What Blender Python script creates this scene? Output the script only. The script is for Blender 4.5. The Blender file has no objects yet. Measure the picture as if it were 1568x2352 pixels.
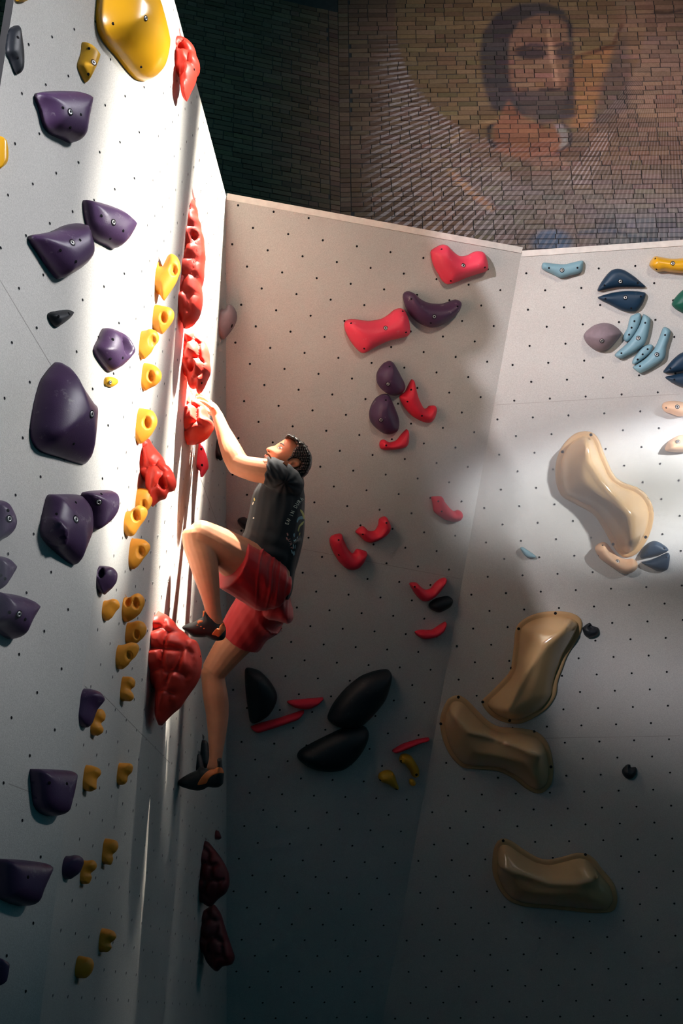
import bpy, bmesh, math, random
import numpy as np
from mathutils import Vector, Matrix, geometry
from mathutils.bvhtree import BVHTree

# ------------------------------------------------------------------ camera
scene = bpy.context.scene
W, H, F, HC = 1568, 2352, 3267.0, 1.4
def unit(v):
    v = np.asarray(v, float); return v / np.linalg.norm(v)
TH, ROLL = math.atan(1172 / F), 0.012
FWD = np.array([0, math.cos(TH), math.sin(TH)])
_u = np.array([0, -math.sin(TH), math.cos(TH)]); _r = np.array([1.0, 0, 0])
RT = _r * math.cos(ROLL) - _u * math.sin(ROLL)
UP = _u * math.cos(ROLL) + _r * math.sin(ROLL)
CAM = np.array([0, 0, HC])
cd = bpy.data.cameras.new('camera')
cam = bpy.data.objects.new('camera', cd); scene.collection.objects.link(cam)
cd.sensor_fit = 'VERTICAL'; cd.sensor_height = 36; cd.sensor_width = 24
cd.lens = 36 * F / H; cd.clip_end = 200
m = Matrix.Identity(4)
for i in range(3):
    m[i][0], m[i][1], m[i][2], m[i][3] = RT[i], UP[i], -FWD[i], CAM[i]
cam.matrix_world = m
scene.camera = cam

# ------------------------------------------------------------------ geometry of the place (four climbing panels meeting in corners)
def ray(x, y): return FWD * F + RT * (x - W / 2) + UP * (H / 2 - y)
def proj(p):
    d = np.asarray(p) - CAM; z = d @ FWD
    return np.stack([W / 2 + F * (d @ RT) / z, H / 2 - F * (d @ UP) / z], -1)
def hd(x, y):
    v = ray(x, y).copy(); v[2] = 0; return unit(v)
def hit(n, p, x, y):
    d = ray(x, y); return CAM + d * (((p - CAM) @ n) / (d @ n))
def at(x, y, depth): return CAM + ray(x, y) / F * depth
D2, DB, DR, D1 = hd(1020, 2345), hd(10300, 2235), -hd(-30000, 2717), hd(2450, 2330)
def upd(v): return v if v[2] > 0 else -v
_n0 = unit(np.cross(D2, [0, 0, 1])); _l = math.radians(4.2)
N2 = unit(np.cross(D2, np.array([0, 0, 1]) * math.cos(_l) + _n0 * math.sin(_l)))
CB = upd(unit(np.cross(N2, np.cross(ray(519, 450), ray(520, 2100)))))        # corner left / back
NB = unit(np.cross(DB, CB))
CR = upd(unit(np.cross(NB, np.cross(ray(1197, 582), ray(968, 1851)))))       # corner back / right
NR = unit(np.cross(DR, CR))
CL = upd(unit(np.cross(N2, np.cross(ray(387, 0), ray(90, 2352)))))           # crease in the left wall
N1 = unit(np.cross(D1, CL))
PH = at(440, 950, 6.5)
PB = hit(N2, PH, 519, 450); PR = hit(NB, PB, 1197, 582); PL = hit(N2, PH, 387, 2)
def frame(n, p, d):
    n = n if (CAM - p) @ n > 0 else -n
    return n, p, d, upd(unit(np.cross(n, d)))
FR = {'L1': frame(N1, PL, D1), 'L2': frame(N2, PB, D2), 'B': frame(NB, PB, DB), 'R': frame(NR, PR, DR)}
def uv(k, x, y, off=0.0):
    n, p, d, U = FR[k]; q = hit(n, p + n * off, x, y) - p; return np.array([q @ d, q @ U])
def wp(k, u, v, w=0.0):
    n, p, d, U = FR[k]; return p + d * u + U * v + n * w
N2, U2 = FR['L2'][0], FR['L2'][3]

# ------------------------------------------------------------------ world, sun, lamps, exposure
def srgb(r, g, b): return tuple((c / 255 / 12.92) if c <= 10 else ((c / 255 + .055) / 1.055) ** 2.4 for c in (r, g, b))
w = bpy.data.worlds.new('world'); scene.world = w; w.use_nodes = True
w.node_tree.nodes['Background'].inputs[0].default_value = (0.10, 0.70, 1.0, 1)
w.node_tree.nodes['Background'].inputs[1].default_value = 0.085
vs = scene.view_settings
vs.view_transform = 'Standard'; vs.look = 'None'; vs.gamma = 1; vs.exposure = 0; vs.use_curve_mapping = False
def lamp(name, kind, loc, aim, energy, color, **kw):
    l = bpy.data.lights.new(name, kind); l.energy = energy; l.color = color
    for k, v in kw.items(): setattr(l, k, v)
    o = bpy.data.objects.new(name, l); scene.collection.objects.link(o)
    o.location = loc
    o.rotation_euler = (Vector(aim) - Vector(loc)).to_track_quat('-Z', 'Y').to_euler()
    return o
GRAZE = math.radians(12)
SUN = unit(U2 * math.cos(GRAZE) + N2 * math.sin(GRAZE) - D2 * 0.10)
ZROOF = 14.2
lamp('sun', 'SUN', PB + SUN * 30, PB, 118, (1, .925, .80), angle=math.radians(1.4))
lamp('sun_aureole', 'SUN', PB + SUN * 30, PB, 9, (1, .95, .90), angle=math.radians(6))
lamp('window_lamp', 'SPOT', (9.4, 1.6, 10.2), (-1.1, 3.8, 3.95), 11500, (.95, .95, 1.0), spot_size=math.radians(11.2), spot_blend=1.0, shadow_soft_size=1.3).scale = (1.4, 1, 1)
lamp('patch_lamp', 'SPOT', (9.0, 1.8, 7.2), wp('L2', -1.42, -1.0), 17000, (1, .96, .88), spot_size=math.radians(16), spot_blend=.55, shadow_soft_size=.14).scale = (.30, 1, 1)
lamp('flood_lamp', 'SPOT', (-5.0, -3.0, 4.8), (1.6, 7.0, 4.52), 4800, (.95, .92, 1.0), spot_size=math.radians(18), spot_blend=1.0, shadow_soft_size=.12)
lamp('top_lamp', 'SPOT', (4.5, -4.0, 7.2), (.75, 6.8, 5.22), 1900, (1, .84, .70), spot_size=math.radians(9.5), spot_blend=1.0, shadow_soft_size=.5).scale = (2.6, 1, 1)
lamp('added_glare_lamp', 'SPOT', (4.9, 3.0, 4.4), (2.15, 7.25, 4.17), 11000, (.86, .90, 1.0), spot_size=math.radians(8.6), spot_blend=1.0, shadow_soft_size=.1).scale = (2.9, 1, 1)  # added spot that brightens the glare band, no lamp seen there
lamp('added_brick_fill', 'SPOT', (1.0, 2.0, 12.5), (-1.6, 14, 10.8), 800, (.22, .80, 1.0), spot_size=math.radians(46), spot_blend=1.0, shadow_soft_size=1.0)  # added cool fill to lift the left brick wall, no known source
lamp('added_mural_fill', 'SPOT', (5.5, 5.5, 9.0), (3.2, 15, 11.2), 4500, (.97, .93, .98), spot_size=math.radians(40), spot_blend=1.0, shadow_soft_size=.8)  # unseen fill added to brighten the mural

# ------------------------------------------------------------------ helpers
def link(o, parent=None):
    scene.collection.objects.link(o)
    if parent is not None:
        o.parent = parent; o.matrix_parent_inverse = parent.matrix_world.inverted()
    return o
def mesh_obj(name, verts, faces, mat, parent=None, smooth=True, origin=None):
    verts = np.asarray(verts, float)
    if origin is None: origin = verts.mean(0)
    me = bpy.data.meshes.new(name)
    me.from_pydata((verts - origin).tolist(), [], [list(map(int, f)) for f in faces])
    me.update()
    if smooth: me.polygons.foreach_set('use_smooth', [True] * len(me.polygons))
    if mat is not None: me.materials.append(mat)
    o = bpy.data.objects.new(name, me); o.location = origin
    o.matrix_world = Matrix.Translation(Vector(origin))
    scene.collection.objects.link(o)
    if parent is not None:
        o.parent = parent; o.matrix_parent_inverse = parent.matrix_world.inverted()
    return o
def tag(o, label=None, cat=None, group=None, kind=None):
    for k, v in (('label', label), ('category', cat), ('group', group), ('kind', kind)):
        if v: o[k] = v
    return o
def nodes(name):
    m = bpy.data.materials.new(name); m.use_nodes = True
    return m, m.node_tree.nodes, m.node_tree.links, m.node_tree.nodes['Principled BSDF']
def mat(name, col, rough=.5, spec=.4, var=.10, scale=9.0, bump=.0, bscale=150, chalk=0.0, coat=0.0, metal=0.0, grain=0.0):
    m, N, L, b = nodes(name)
    tc = N.new('ShaderNodeTexCoord')
    nz = N.new('ShaderNodeTexNoise'); nz.inputs['Scale'].default_value = scale; nz.inputs['Detail'].default_value = 5
    L.new(tc.outputs['Object'], nz.inputs['Vector'])
    r = N.new('ShaderNodeValToRGB'); L.new(nz.outputs['Fac'], r.inputs[0])
    c = np.array(col)
    r.color_ramp.elements[0].position = .3; r.color_ramp.elements[1].position = .7
    r.color_ramp.elements[0].color = (*(c * (1 - var)), 1); r.color_ramp.elements[1].color = (*np.minimum(1, c * (1 + var)), 1)
    out = r.outputs[0]
    if chalk > 0:
        n2 = N.new('ShaderNodeTexNoise'); n2.inputs['Scale'].default_value = 22; n2.inputs['Detail'].default_value = 7; n2.inputs['Roughness'].default_value = .7
        L.new(tc.outputs['Object'], n2.inputs['Vector'])
        r2 = N.new('ShaderNodeValToRGB'); L.new(n2.outputs['Fac'], r2.inputs[0])
        r2.color_ramp.elements[0].position = .60; r2.color_ramp.elements[1].position = .74
        r2.color_ramp.elements[0].color = (0, 0, 0, 1); r2.color_ramp.elements[1].color = (chalk,) * 3 + (1,)
        mx = N.new('ShaderNodeMixRGB'); L.new(r2.outputs[0], mx.inputs[0]); L.new(out, mx.inputs[1]); mx.inputs[2].default_value = (.62, .58, .58, 1)
        out = mx.outputs[0]
    if grain > 0:      # speckled texture paint
        n4 = N.new('ShaderNodeTexNoise'); n4.inputs['Scale'].default_value = 190; n4.inputs['Detail'].default_value = 2
        L.new(tc.outputs['Object'], n4.inputs['Vector'])
        r4 = N.new('ShaderNodeValToRGB'); L.new(n4.outputs['Fac'], r4.inputs[0])
        r4.color_ramp.elements[0].position = .3; r4.color_ramp.elements[1].position = .7
        r4.color_ramp.elements[0].color = (1 - grain,) * 3 + (1,); r4.color_ramp.elements[1].color = (1 + grain,) * 3 + (1,)
        m4 = N.new('ShaderNodeMixRGB'); m4.blend_type = 'MULTIPLY'; m4.inputs[0].default_value = 1
        L.new(out, m4.inputs[1]); L.new(r4.outputs[0], m4.inputs[2]); out = m4.outputs[0]
    L.new(out, b.inputs['Base Color'])
    b.inputs['Roughness'].default_value = rough; b.inputs['Specular IOR Level'].default_value = spec
    b.inputs['Coat Weight'].default_value = coat; b.inputs['Coat Roughness'].default_value = .12
    b.inputs['Metallic'].default_value = metal
    if bump > 0:
        n3 = N.new('ShaderNodeTexNoise'); n3.inputs['Scale'].default_value = bscale; n3.inputs['Detail'].default_value = 3
        L.new(tc.outputs['Object'], n3.inputs['Vector'])
        bp = N.new('ShaderNodeBump'); bp.inputs['Strength'].default_value = bump; bp.inputs['Distance'].default_value = .004
        L.new(n3.outputs['Fac'], bp.inputs['Height']); L.new(bp.outputs[0], b.inputs['Normal'])
    return m
M = {
 'wall': mat('painted_plywood', (.55, .53, .495), .62, .25, .06, 2.3, .30, 260, grain=.10),
 'edge': mat('bare_plywood_edge', (.80, .76, .70), .7, .2, .08, 30),
 'seam': mat('panel_joint', (.42, .39, .36), .8, .1),
 'frame': mat('darkened_panel_side', (.05, .05, .05), .8, .1),  # panel sides and backs coloured dark in place of shade
 'hole': mat('dark_hole', (.012, .012, .014), .9, .05, 0),
 'rim': mat('steel_rim', (.32, .31, .30), .45, .5, .2, 60, metal=.6),
 'bolt': mat('zinc_bolt', (.62, .60, .58), .3, .6, .1, 60, metal=.8),
 'purple': mat('purple_resin', srgb(74, 52, 84), .42, .45, .08, 8, .12, 260, .30),
 'plum': mat('plum_resin', srgb(76, 52, 82), .5, .4, .08, 8, .12, 260, .55),
 'orange': mat('orange_resin', srgb(232, 152, 48), .5, .35, .07, 10, .1, 300),
 'yellow': mat('yellow_fibreglass', srgb(222, 163, 30), .30, .5, .06, 5, .03, 300, coat=.25),
 'mustard': mat('mustard_resin', srgb(214, 160, 40), .45, .4, .07, 12, .1, 300),
 'red': mat('coral_red_resin', srgb(224, 60, 46), .46, .35, .07, 9, .1, 300),
 'shaded_red': mat('shade_darkened_red_resin', srgb(98, 28, 36), .5, .35, .07, 9, .1, 300),  # darker copy of the red, shade of the low corner put into its colour
 'pink': mat('pink_resin', srgb(238, 68, 92), .5, .35, .05, 9, .1, 300, .35),
 'crimson': mat('crimson_resin', srgb(222, 44, 66), .5, .35, .06, 9, .1, 300),
 'lblue': mat('pale_blue_resin', srgb(122, 158, 170), .5, .4, .06, 9, .1, 300),
 'navy': mat('navy_resin', srgb(20, 48, 70), .5, .4, .10, 9, .1, 300, .18),
 'black': mat('black_resin', srgb(26, 30, 36), .5, .45, .10, 9, .1, 300, .15),
 'grey': mat('grey_resin', srgb(132, 116, 122), .6, .3, .08, 40, .15, 300),
 'green': mat('green_resin', srgb(14, 84, 66), .5, .4, .08, 9, .1, 300),
 'peach': mat('peach_resin', srgb(235, 190, 150), .5, .35, .06, 9, .1, 300),
 'tan': mat('tan_fibreglass', srgb(208, 170, 122), .16, .6, .05, 4, .0, coat=.6),
 'tanrim': mat('tan_fibreglass_rim', srgb(196, 158, 112), .45, .4, .05, 4, .05),
}

def catmull(P, s):
    P = np.asarray(P, float); n = len(P); out = []
    for i in range(n):
        a, b, c, d = P[i - 1], P[i], P[(i + 1) % n], P[(i + 2) % n]
        k = max(3, int(np.linalg.norm(c - b) / s * 2))
        t = np.linspace(0, 1, k, endpoint=False)[:, None]
        # centripetal-ish tension keeps tips compact
        m1, m2 = (c - a) * .42, (d - b) * .42
        out.append((2*t**3 - 3*t**2 + 1) * b + (t**3 - 2*t**2 + t) * m1 + (-2*t**3 + 3*t**2) * c + (t**3 - t**2) * m2)
    Q = np.concatenate(out)
    seg = np.linalg.norm(np.roll(Q, -1, 0) - Q, axis=1); cum = np.concatenate([[0], np.cumsum(seg)])
    k = max(14, int(cum[-1] / s)); tt = np.linspace(0, cum[-1], k, endpoint=False)
    QQ = np.vstack([Q, Q[:1]])
    return np.stack([np.interp(tt, cum, QQ[:, j]) for j in (0, 1)], 1)
def inside(P, Q):
    x, y = P[:, 0][:, None], P[:, 1][:, None]
    x1, y1 = Q[:, 0], Q[:, 1]; x2, y2 = np.roll(x1, -1), np.roll(y1, -1)
    c = ((y1 > y) != (y2 > y)) & (x < (x2 - x1) * (y - y1) / (y2 - y1 + 1e-15) + x1)
    return c.sum(1) % 2 == 1
def segdist(P, A, B):
    d = B - A; L = (d * d).sum(1) + 1e-15
    t = np.clip(((P[:, None] - A) * d).sum(2) / L, 0, 1)
    return np.sqrt((((A + t[..., None] * d) - P[:, None]) ** 2).sum(2)).min(1)
def plan(outl, s, contact_w=None, seed=0):
    """triangulated outline with inner rings; returns 2-D verts, tris, distance to the free edge, boundary mask"""
    Q = catmull(outl, s)
    if contact_w is not None: Q[:, 0] = np.where(Q[:, 0] < contact_w, 0.0, Q[:, 0])
    keep = np.linalg.norm(Q - np.roll(Q, 1, 0), axis=1) > s * .05
    Q = Q[keep]
    area = .5 * np.sum(Q[:, 0] * np.roll(Q[:, 1], -1) - np.roll(Q[:, 0], -1) * Q[:, 1])
    if area < 0: Q = Q[::-1].copy()
    n = len(Q); A, B = Q, np.roll(Q, -1, 0)
    free = np.ones(n, bool)
    if contact_w is not None: free = ~((A[:, 0] <= 1e-9) & (B[:, 0] <= 1e-9))
    tg = np.roll(Q, -1, 0) - np.roll(Q, 1, 0); tg /= np.linalg.norm(tg, axis=1)[:, None] + 1e-12
    nin = np.stack([-tg[:, 1], tg[:, 0]], 1)
    rg = np.random.default_rng(seed)
    pts = [Q]
    for f in (.18, .55):
        R = Q + nin * s * f
        ok = inside(R, Q); ok[ok] = segdist(R[ok], A, B) > s * f * .85
        pts.append(R[ok])
    lo, hi = Q.min(0), Q.max(0)
    gx, gy = np.meshgrid(np.arange(lo[0], hi[0], s), np.arange(lo[1], hi[1], s * .87))
    gx = gx + (np.arange(gx.shape[0]) % 2)[:, None] * s / 2
    G = np.stack([gx.ravel(), gy.ravel()], 1); G = G + rg.normal(0, s * .05, G.shape)
    G = G[inside(G, Q)]
    if len(G): G = G[segdist(G, A, B) > s * .95]
    pts.append(G)
    P = np.concatenate(pts)
    r = geometry.delaunay_2d_cdt([Vector(p) for p in P], [(i, (i + 1) % n) for i in range(n)], [], 1, 1e-7)
    V = np.array([[v.x, v.y] for v in r[0]]); T = np.array([f for f in r[2] if len(f) == 3])
    e1, e2 = V[T[:, 1]] - V[T[:, 0]], V[T[:, 2]] - V[T[:, 0]]
    fl = (e1[:, 0] * e2[:, 1] - e1[:, 1] * e2[:, 0]) < 0
    T[fl] = T[fl][:, ::-1]
    d = segdist(V, A[free], B[free]) if free.any() else segdist(V, A, B)
    bd = segdist(V, A, B) < 1e-6
    return V, T, d, bd, Q
def dome(d, Rr, p): return (1 - np.clip(1 - d / Rr, 0, 1) ** p) ** (1 / p)
def voro(V, cell, seed, elong=1.0):
    rg = np.random.default_rng(seed); lo, hi = V.min(0) - cell, V.max(0) + cell
    gx, gy = np.meshgrid(np.arange(lo[0], hi[0], cell), np.arange(lo[1], hi[1], cell * elong))
    gx = gx + (np.arange(gx.shape[0]) % 2)[:, None] * cell / 2
    S = np.stack([gx.ravel(), gy.ravel()], 1) + rg.uniform(-.26, .26, (gx.size, 2)) * cell
    D = np.sort(np.linalg.norm((V[:, None] - S) * [1, 1 / elong], axis=2), axis=1)
    return np.clip((D[:, 1] - D[:, 0]) / (cell * .55), 0, 1) ** .55
# ------------------------------------------------------------------ the panels
def prism(name, poly, n, depth, mt, parent=None, side=None):
    """flat polygon (3-D points) given thickness behind its face"""
    P = np.array(poly); k = len(P); V = np.vstack([P, P - n * depth])
    c = np.cross(P[1] - P[0], P[2] - P[0])
    f = list(range(k)) if c @ n > 0 else list(range(k))[::-1]
    faces = [f, [i + k for i in f[::-1]]]
    for a, b in zip(f, f[1:] + f[:1]): faces.append([b, a, a + k, b + k])
    o = mesh_obj(name, V, faces, mt, parent, smooth=False)
    if side is not None:
        o.data.materials.append(side)
        for q in o.data.polygons[1:]: q.material_index = 1
    return o
def down(p, c, z): return p + c * ((z - p[2]) / c[2])
def uvp(k, p): n, o, d, U = FR[k]; return np.array([(p - o) @ d, (p - o) @ U])
ZB = 0.02
B_bl, B_br = down(PB, CB, ZB), down(PR, CR, ZB)
L_top, L_bot = down(PL, CL, PB[2]), down(PL, CL, ZB)
_pt = {
 'B': [PB, PR, B_br, B_bl],
 'R': [PR, wp('R', 3.2, 0), down(wp('R', 3.2, 0), FR['R'][3], ZB), B_br],
 'L2': [L_top, PB, B_bl, L_bot],
}
e1, e2 = uv('L1', 32, 0), uv('L1', 0, 200); edir = (e1 - e2) / np.linalg.norm(e1 - e2)
lt = uvp('L1', L_top)
zt = lt[1]; ul = e1[0] + edir[0] * (zt - e1[1]) / edir[1]; zb = uvp('L1', L_bot)[1]; ub = e1[0] + edir[0] * (zb - e1[1]) / edir[1]
_pt['L1'] = [wp('L1', ul, zt), L_top, L_bot, wp('L1', ub, zb)]
WALL = {}
for k, nm, lab in (('L1', 'wall_left_front', 'pale plywood climbing panel nearest the camera at the left with purple holds'),
                   ('L2', 'wall_left', 'sunlit pale climbing panel the climber hangs on, left of the corner'),
                   ('B', 'wall_back', 'overhanging pale climbing panel behind the climber with pink holds'),
                   ('R', 'wall_right', 'overhanging pale climbing panel on the right with pale blue holds and big tan shapes')):
    WALL[k] = tag(prism(nm, _pt[k], FR[k][0], .035, M['wall'], None, M['frame']), lab, None, None, 'structure')
# plywood lip along the top of the two overhanging panels
for k, (u0, u1) in (('B', (0.004, uvp('B', PR)[0] - .002)), ('R', (0.004, 3.2))):
    prism('trim_%d' % (1 if k == 'B' else 2), [wp(k, u0, .014, .010), wp(k, u1, .014, .010), wp(k, u1, -.018, .004), wp(k, u0, -.018, .004)],
          FR[k][0], .03, M['edge'])['kind'] = 'structure'
for o in list(scene.objects):
    if o.name.startswith('trim_'): tag(o, 'pale bare plywood lip along the top edge of the ' + ('back' if o.name.endswith('1') else 'right') + ' panel')

def seam(k, p, q):
    a, b = uv(k, *p), uv(k, *q); d = (b - a) / np.linalg.norm(b - a); s = np.array([-d[1], d[0]]) * .0016
    prism('panel_joint', [wp(k, *(a + s), .0006), wp(k, *(b + s), .0006), wp(k, *(b - s), .0006), wp(k, *(a - s), .0006)], FR[k][0], .002, M['seam'], WALL[k])
seam('L2', (239, 1598), (390, 1752)); seam('L2', (432, 1020), (516, 1250))
seam('L1', (0, 643), (118, 840)); seam('L1', (20, 1800), (150, 1850))
seam('B', (530, 1230), (1060, 1330)); seam('R', (1140, 930), (1560, 905)); seam('R', (1000, 1700), (1560, 1690))

# threaded bolt holes: 0.2 m staggered grid on every panel, each a steel rim round a dark hole
def holes(k, u0, v0, su, sv, sh, vmin, shear=lambda v: 0.0, r=.0066):
    n, p, d, U = FR[k]
    poly = np.array([uvp(k, q) for q in _pt[k]])
    pts = []
    for j in range(-14, 60):
        for i in range(-30, 30):
            u, v = u0 + i * su + (j % 2) * sh, v0 - j * sv
            v = v + shear(v) * u
            pts.append((u, v))
    pts = np.array(pts); ok = inside(pts, poly); pts = pts[ok]
    ok = segdist(pts, poly, np.roll(poly, -1, 0)) > .03; pts = pts[ok]
    V, Fc = [], []; V2, F2 = [], []
    for (u, v) in pts:
        if v < vmin: continue
        b = len(V); a = np.arange(10) / 10 * 2 * math.pi
        for rr, hh in ((r * 1.28, .0002), (r * 1.15, .0012), (r * .95, .0012), (r * .9, .0003)):
            V += [wp(k, u + math.cos(t) * rr, v + math.sin(t) * rr, hh) for t in a]
        for q in range(3):
            for i in range(10):
                j = (i + 1) % 10; Fc.append([b + q * 10 + i, b + q * 10 + j, b + q * 10 + 10 + j, b + q * 10 + 10 + i])
        b2 = len(V2); V2 += [wp(k, u + math.cos(t) * r * .97, v + math.sin(t) * r * .97, .0005) for t in a]; F2.append(list(range(b2, b2 + 10)))
    o = mesh_obj('bolt_hole_rims', V, Fc, M['wall'], WALL[k]); o['kind'] = 'stuff'
    o = mesh_obj('bolt_holes', V2, F2, M['hole'], WALL[k], smooth=False); o['kind'] = 'stuff'
holes('L1', -.435 + .11 * 0, -.36, .2225, .1005, .111, -4.6, lambda v: .105 * np.clip((v + 2.6) / 2.2, 0, 1), r=.0058)
holes('L2', -1.462, -3.26 + .1005 * 28, .193, .1005, .0965, -5)
holes('B', .73, -.725, .189, .0985, .0945, -5.6)
holes('R', .119, -.207, .1950, .0985, .0975, -5.6)

# ------------------------------------------------------------------ climbing holds
CROP = {'C1': (0, 0, 2.8), 'C2': (0, 400, 2.8), 'C3': (0, 800, 2.8), 'C4': (0, 1250, 2.8), 'C5': (0, 1780, 2.8),
        'D3': (760, 520, 3.564), 'D4': (1168, 540, 3.92), 'D5': (720, 800, 3.92), 'D6': (1168, 900, 3.92), 'D7': (980, 1340, 2.667),
        'D8': (520, 1300, 2.904), 'Z1': (380, 60, 11.76), 'Z2': (390, 430, 9.046), 'Z3': (390, 680, 6.533), 'Z4': (300, 980, 9.8),
        'Z5': (1080, 1880, 3.92), 'Z6': (330, 1390, 7.84), 'Z7': (420, 1860, 6.19), 'Z8': (420, 880, 11.2), 'Z9': (840, 1660, 8.71), 'C6': (380, 860, 3.92)}
def pxs(crop, s):
    ox, oy, k = CROP[crop]
    a = np.array([[float(v) for v in t.split(',')] for t in s.split()])
    return a / k + [ox, oy]
def disc(name, p, n, r, parent, bolt):
    n = unit(n); a = unit(np.cross(n, [.3, .2, .9])); b = np.cross(n, a); t = np.arange(14) / 14 * 2 * math.pi
    ring = lambda rr, h: [p + (a * math.cos(q) + b * math.sin(q)) * rr + n * h for q in t]
    if bolt:   # countersunk bolt: dark recess, steel head ring, hex socket
        V = ring(r, .0006) + ring(r * .92, .0014) + ring(r * .78, .0008); k = 14
        Fc = [[q * k + i, q * k + (i + 1) % k, q * k + k + (i + 1) % k, q * k + k + i] for q in range(2) for i in range(k)]
        o = mesh_obj(name, V, Fc, M['hole'], parent)
        h = mesh_obj('bolt_head', ring(r * .74, .0006) + ring(r * .68, .0022) + ring(r * .36, .0022) + ring(r * .32, .0008),
                     [[q * k + i, q * k + (i + 1) % k, q * k + k + (i + 1) % k, q * k + k + i] for q in range(3) for i in range(k)], M['bolt'], o)
        mesh_obj('bolt_socket', ring(r * .36, .0007), [list(range(k))], M['hole'], o, smooth=False)
    else:
        V = ring(r * 1.15, .0003) + ring(r, .0010); k = 14
        mesh_obj(name, V, [[i, (i + 1) % k, k + (i + 1) % k, k + i] for i in range(k)] + [list(range(k, 2 * k))], M['hole'], parent)
HOLDS = []
def ridged(V, dd, Hh, h, Rg, k=.6):
    """raise a crest along a line: faces fall straight from the crest to the edge"""
    dr = segdist(V, Rg[:-1], Rg[1:]); t = dd / (dd + dr + 1e-6)
    return h * (1 - k) + Hh * k * np.minimum(t ** .85, .93) / .93
def hold(wall, crop, color, label, Hh, outline, b='', s='', pk='', group=None, p=2.2, Rf=1.0, tilt=None, bump=None, T=None, res=1.0, name='climbing_hold', cat='climbing hold', shift=None, br=None, sr=None, contact=None, ridge=''):
    px = pxs(crop, outline)
    n, o, d, U = FR[wall]; seed = len(HOLDS) + 3
    prof = wall == 'L2'
    if prof:
        j = np.argsort(px[:, 0])[:3]
        u0 = np.mean([uv('L2', *px[i])[0] for i in j]) if contact is None else uv('L2', *contact)[0]
        u0 += (T * .5 if shift is None else shift)
        org = o + d * u0; nd = d
        def to2(q): r = hit(nd, org, *q) - org; return (r @ n, r @ U)
        A = np.array([to2(q) for q in px]); A[:, 0] = np.maximum(A[:, 0], 0)
        size = np.ptp(A, axis=0).max(); sp = max(.0042, size / 24) / res
        V, Tr, dd, bd, Q = plan(A, sp, .012, seed)
        Rr = max(dd.max(), 1e-3) * Rf
        h = T * dome(dd, Rr, p)
        if bump:
            vb = voro(V, bump[0], seed, bump[2] if len(bump) > 2 else 1.25); fade = np.clip(dd / (bump[0] * .5), 0, 1)
            h = h * (1 - bump[1] * (1 - vb) * fade)
        pks = [(to2(q), ) for q in (pxs(crop, pk) if pk else [])]
        for i, ((c,), rad) in enumerate(zip(pks, [min(.014, size * .115)] * 9)):
            q = np.linalg.norm((V - c) * [1.35, .85], axis=1) / rad
            h = h * (1 - .72 * np.clip(1.5 - q, 0, 1) ** .8)
        P0 = org + V[:, :1] * n + V[:, 1:] * U
        front, back = P0 - d * h[:, None], P0 + d * h[:, None]
        k = len(V); VV = np.vstack([front, back]); FF = [tuple(t) for t in Tr] + [(t[0] + k, t[2] + k, t[1] + k) for t in Tr]
        # orientation of the front faces: look towards -d
        e = np.cross(front[Tr[0][1]] - front[Tr[0][0]], front[Tr[0][2]] - front[Tr[0][0]])
        cont = np.where(bd & (V[:, 0] < 1e-6))[0]; cont = cont[np.argsort(V[cont, 1])]
        for a, c in zip(cont[:-1], cont[1:]): FF.append((a, c, c + k, a + k))
    else:
        off = Hh * .3
        A = np.array([uv(wall, *q, off) for q in px])
        size = np.ptp(A, axis=0).max(); sp = max(.005, size / 26) / res
        V, Tr, dd, bd, Q = plan(A, sp, None, seed)
        Rr = dd.max() * Rf
        h = Hh * dome(dd, Rr, p)
        if ridge: h = ridged(V, dd, Hh, h, np.array([uv(wall, *q, Hh * .92) for q in pxs(crop, ridge)]))
        if tilt:
            tv = np.array(tilt[:2]); tv = tv / np.linalg.norm(tv); q = (V - V.mean(0)) @ tv; h = h * (1 + tilt[2] * q / np.abs(q).max())
        if bump:
            vb = voro(V, bump[0], seed); h = h * (1 - bump[1] * (1 - vb))
        for c in (pxs(crop, pk) if pk else []):
            q = np.linalg.norm(V - uv(wall, *c, off), axis=1) / (size * .14); h = h * (1 - .7 * np.clip(1.4 - q, 0, 1))
        P0 = o + V[:, :1] * d + V[:, 1:] * U
        k = len(V); VV = np.vstack([P0 + n * (h[:, None] + .0012), P0 + n * .0004])
        FF = [tuple(t) for t in Tr] + [(t[0] + k, t[2] + k, t[1] + k) for t in Tr]
    bm = bmesh.new(); bv = [bm.verts.new(v) for v in VV]
    for f in FF:
        try: bm.faces.new([bv[i] for i in f])
        except ValueError: pass
    bmesh.ops.remove_doubles(bm, verts=bm.verts, dist=.0013 if not prof else .0003)
    bmesh.ops.recalc_face_normals(bm, faces=bm.faces)
    for f in bm.faces: f.smooth = True
    c0 = (P0.mean(0) if not prof else org + V[:, 1].mean() * U)
    bmesh.ops.translate(bm, verts=bm.verts, vec=Vector(-c0))
    me = bpy.data.meshes.new(name); bm.to_mesh(me)
    bm.transform(Matrix.Translation(Vector(c0))); bvh = BVHTree.FromBMesh(bm); bm.free()
    me.materials.append(M[color]); ob = bpy.data.objects.new(name, me); ob.location = c0
    ob.matrix_world = Matrix.Translation(Vector(c0)); link(ob)
    tag(ob, label, cat, group)
    for txt, isb in ((b, True), (s, False)):
        for q in (pxs(crop, txt) if txt else []):
            dr = Vector(unit(ray(*q))); loc, nn, _, _ = bvh.ray_cast(Vector(CAM), dr)
            if loc is None: continue
            if nn.dot(dr) > 0: nn = -nn
            # screws go in square to the wall
            nn = (nn + Vector(n) * .4).normalized()
            disc('bolt' if isb else 'screw_hole', np.array(loc), np.array(nn), (br or .0125) if isb else (sr or .0048), ob, isb)
    HOLDS.append(ob)
    return ob, bvh

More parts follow.
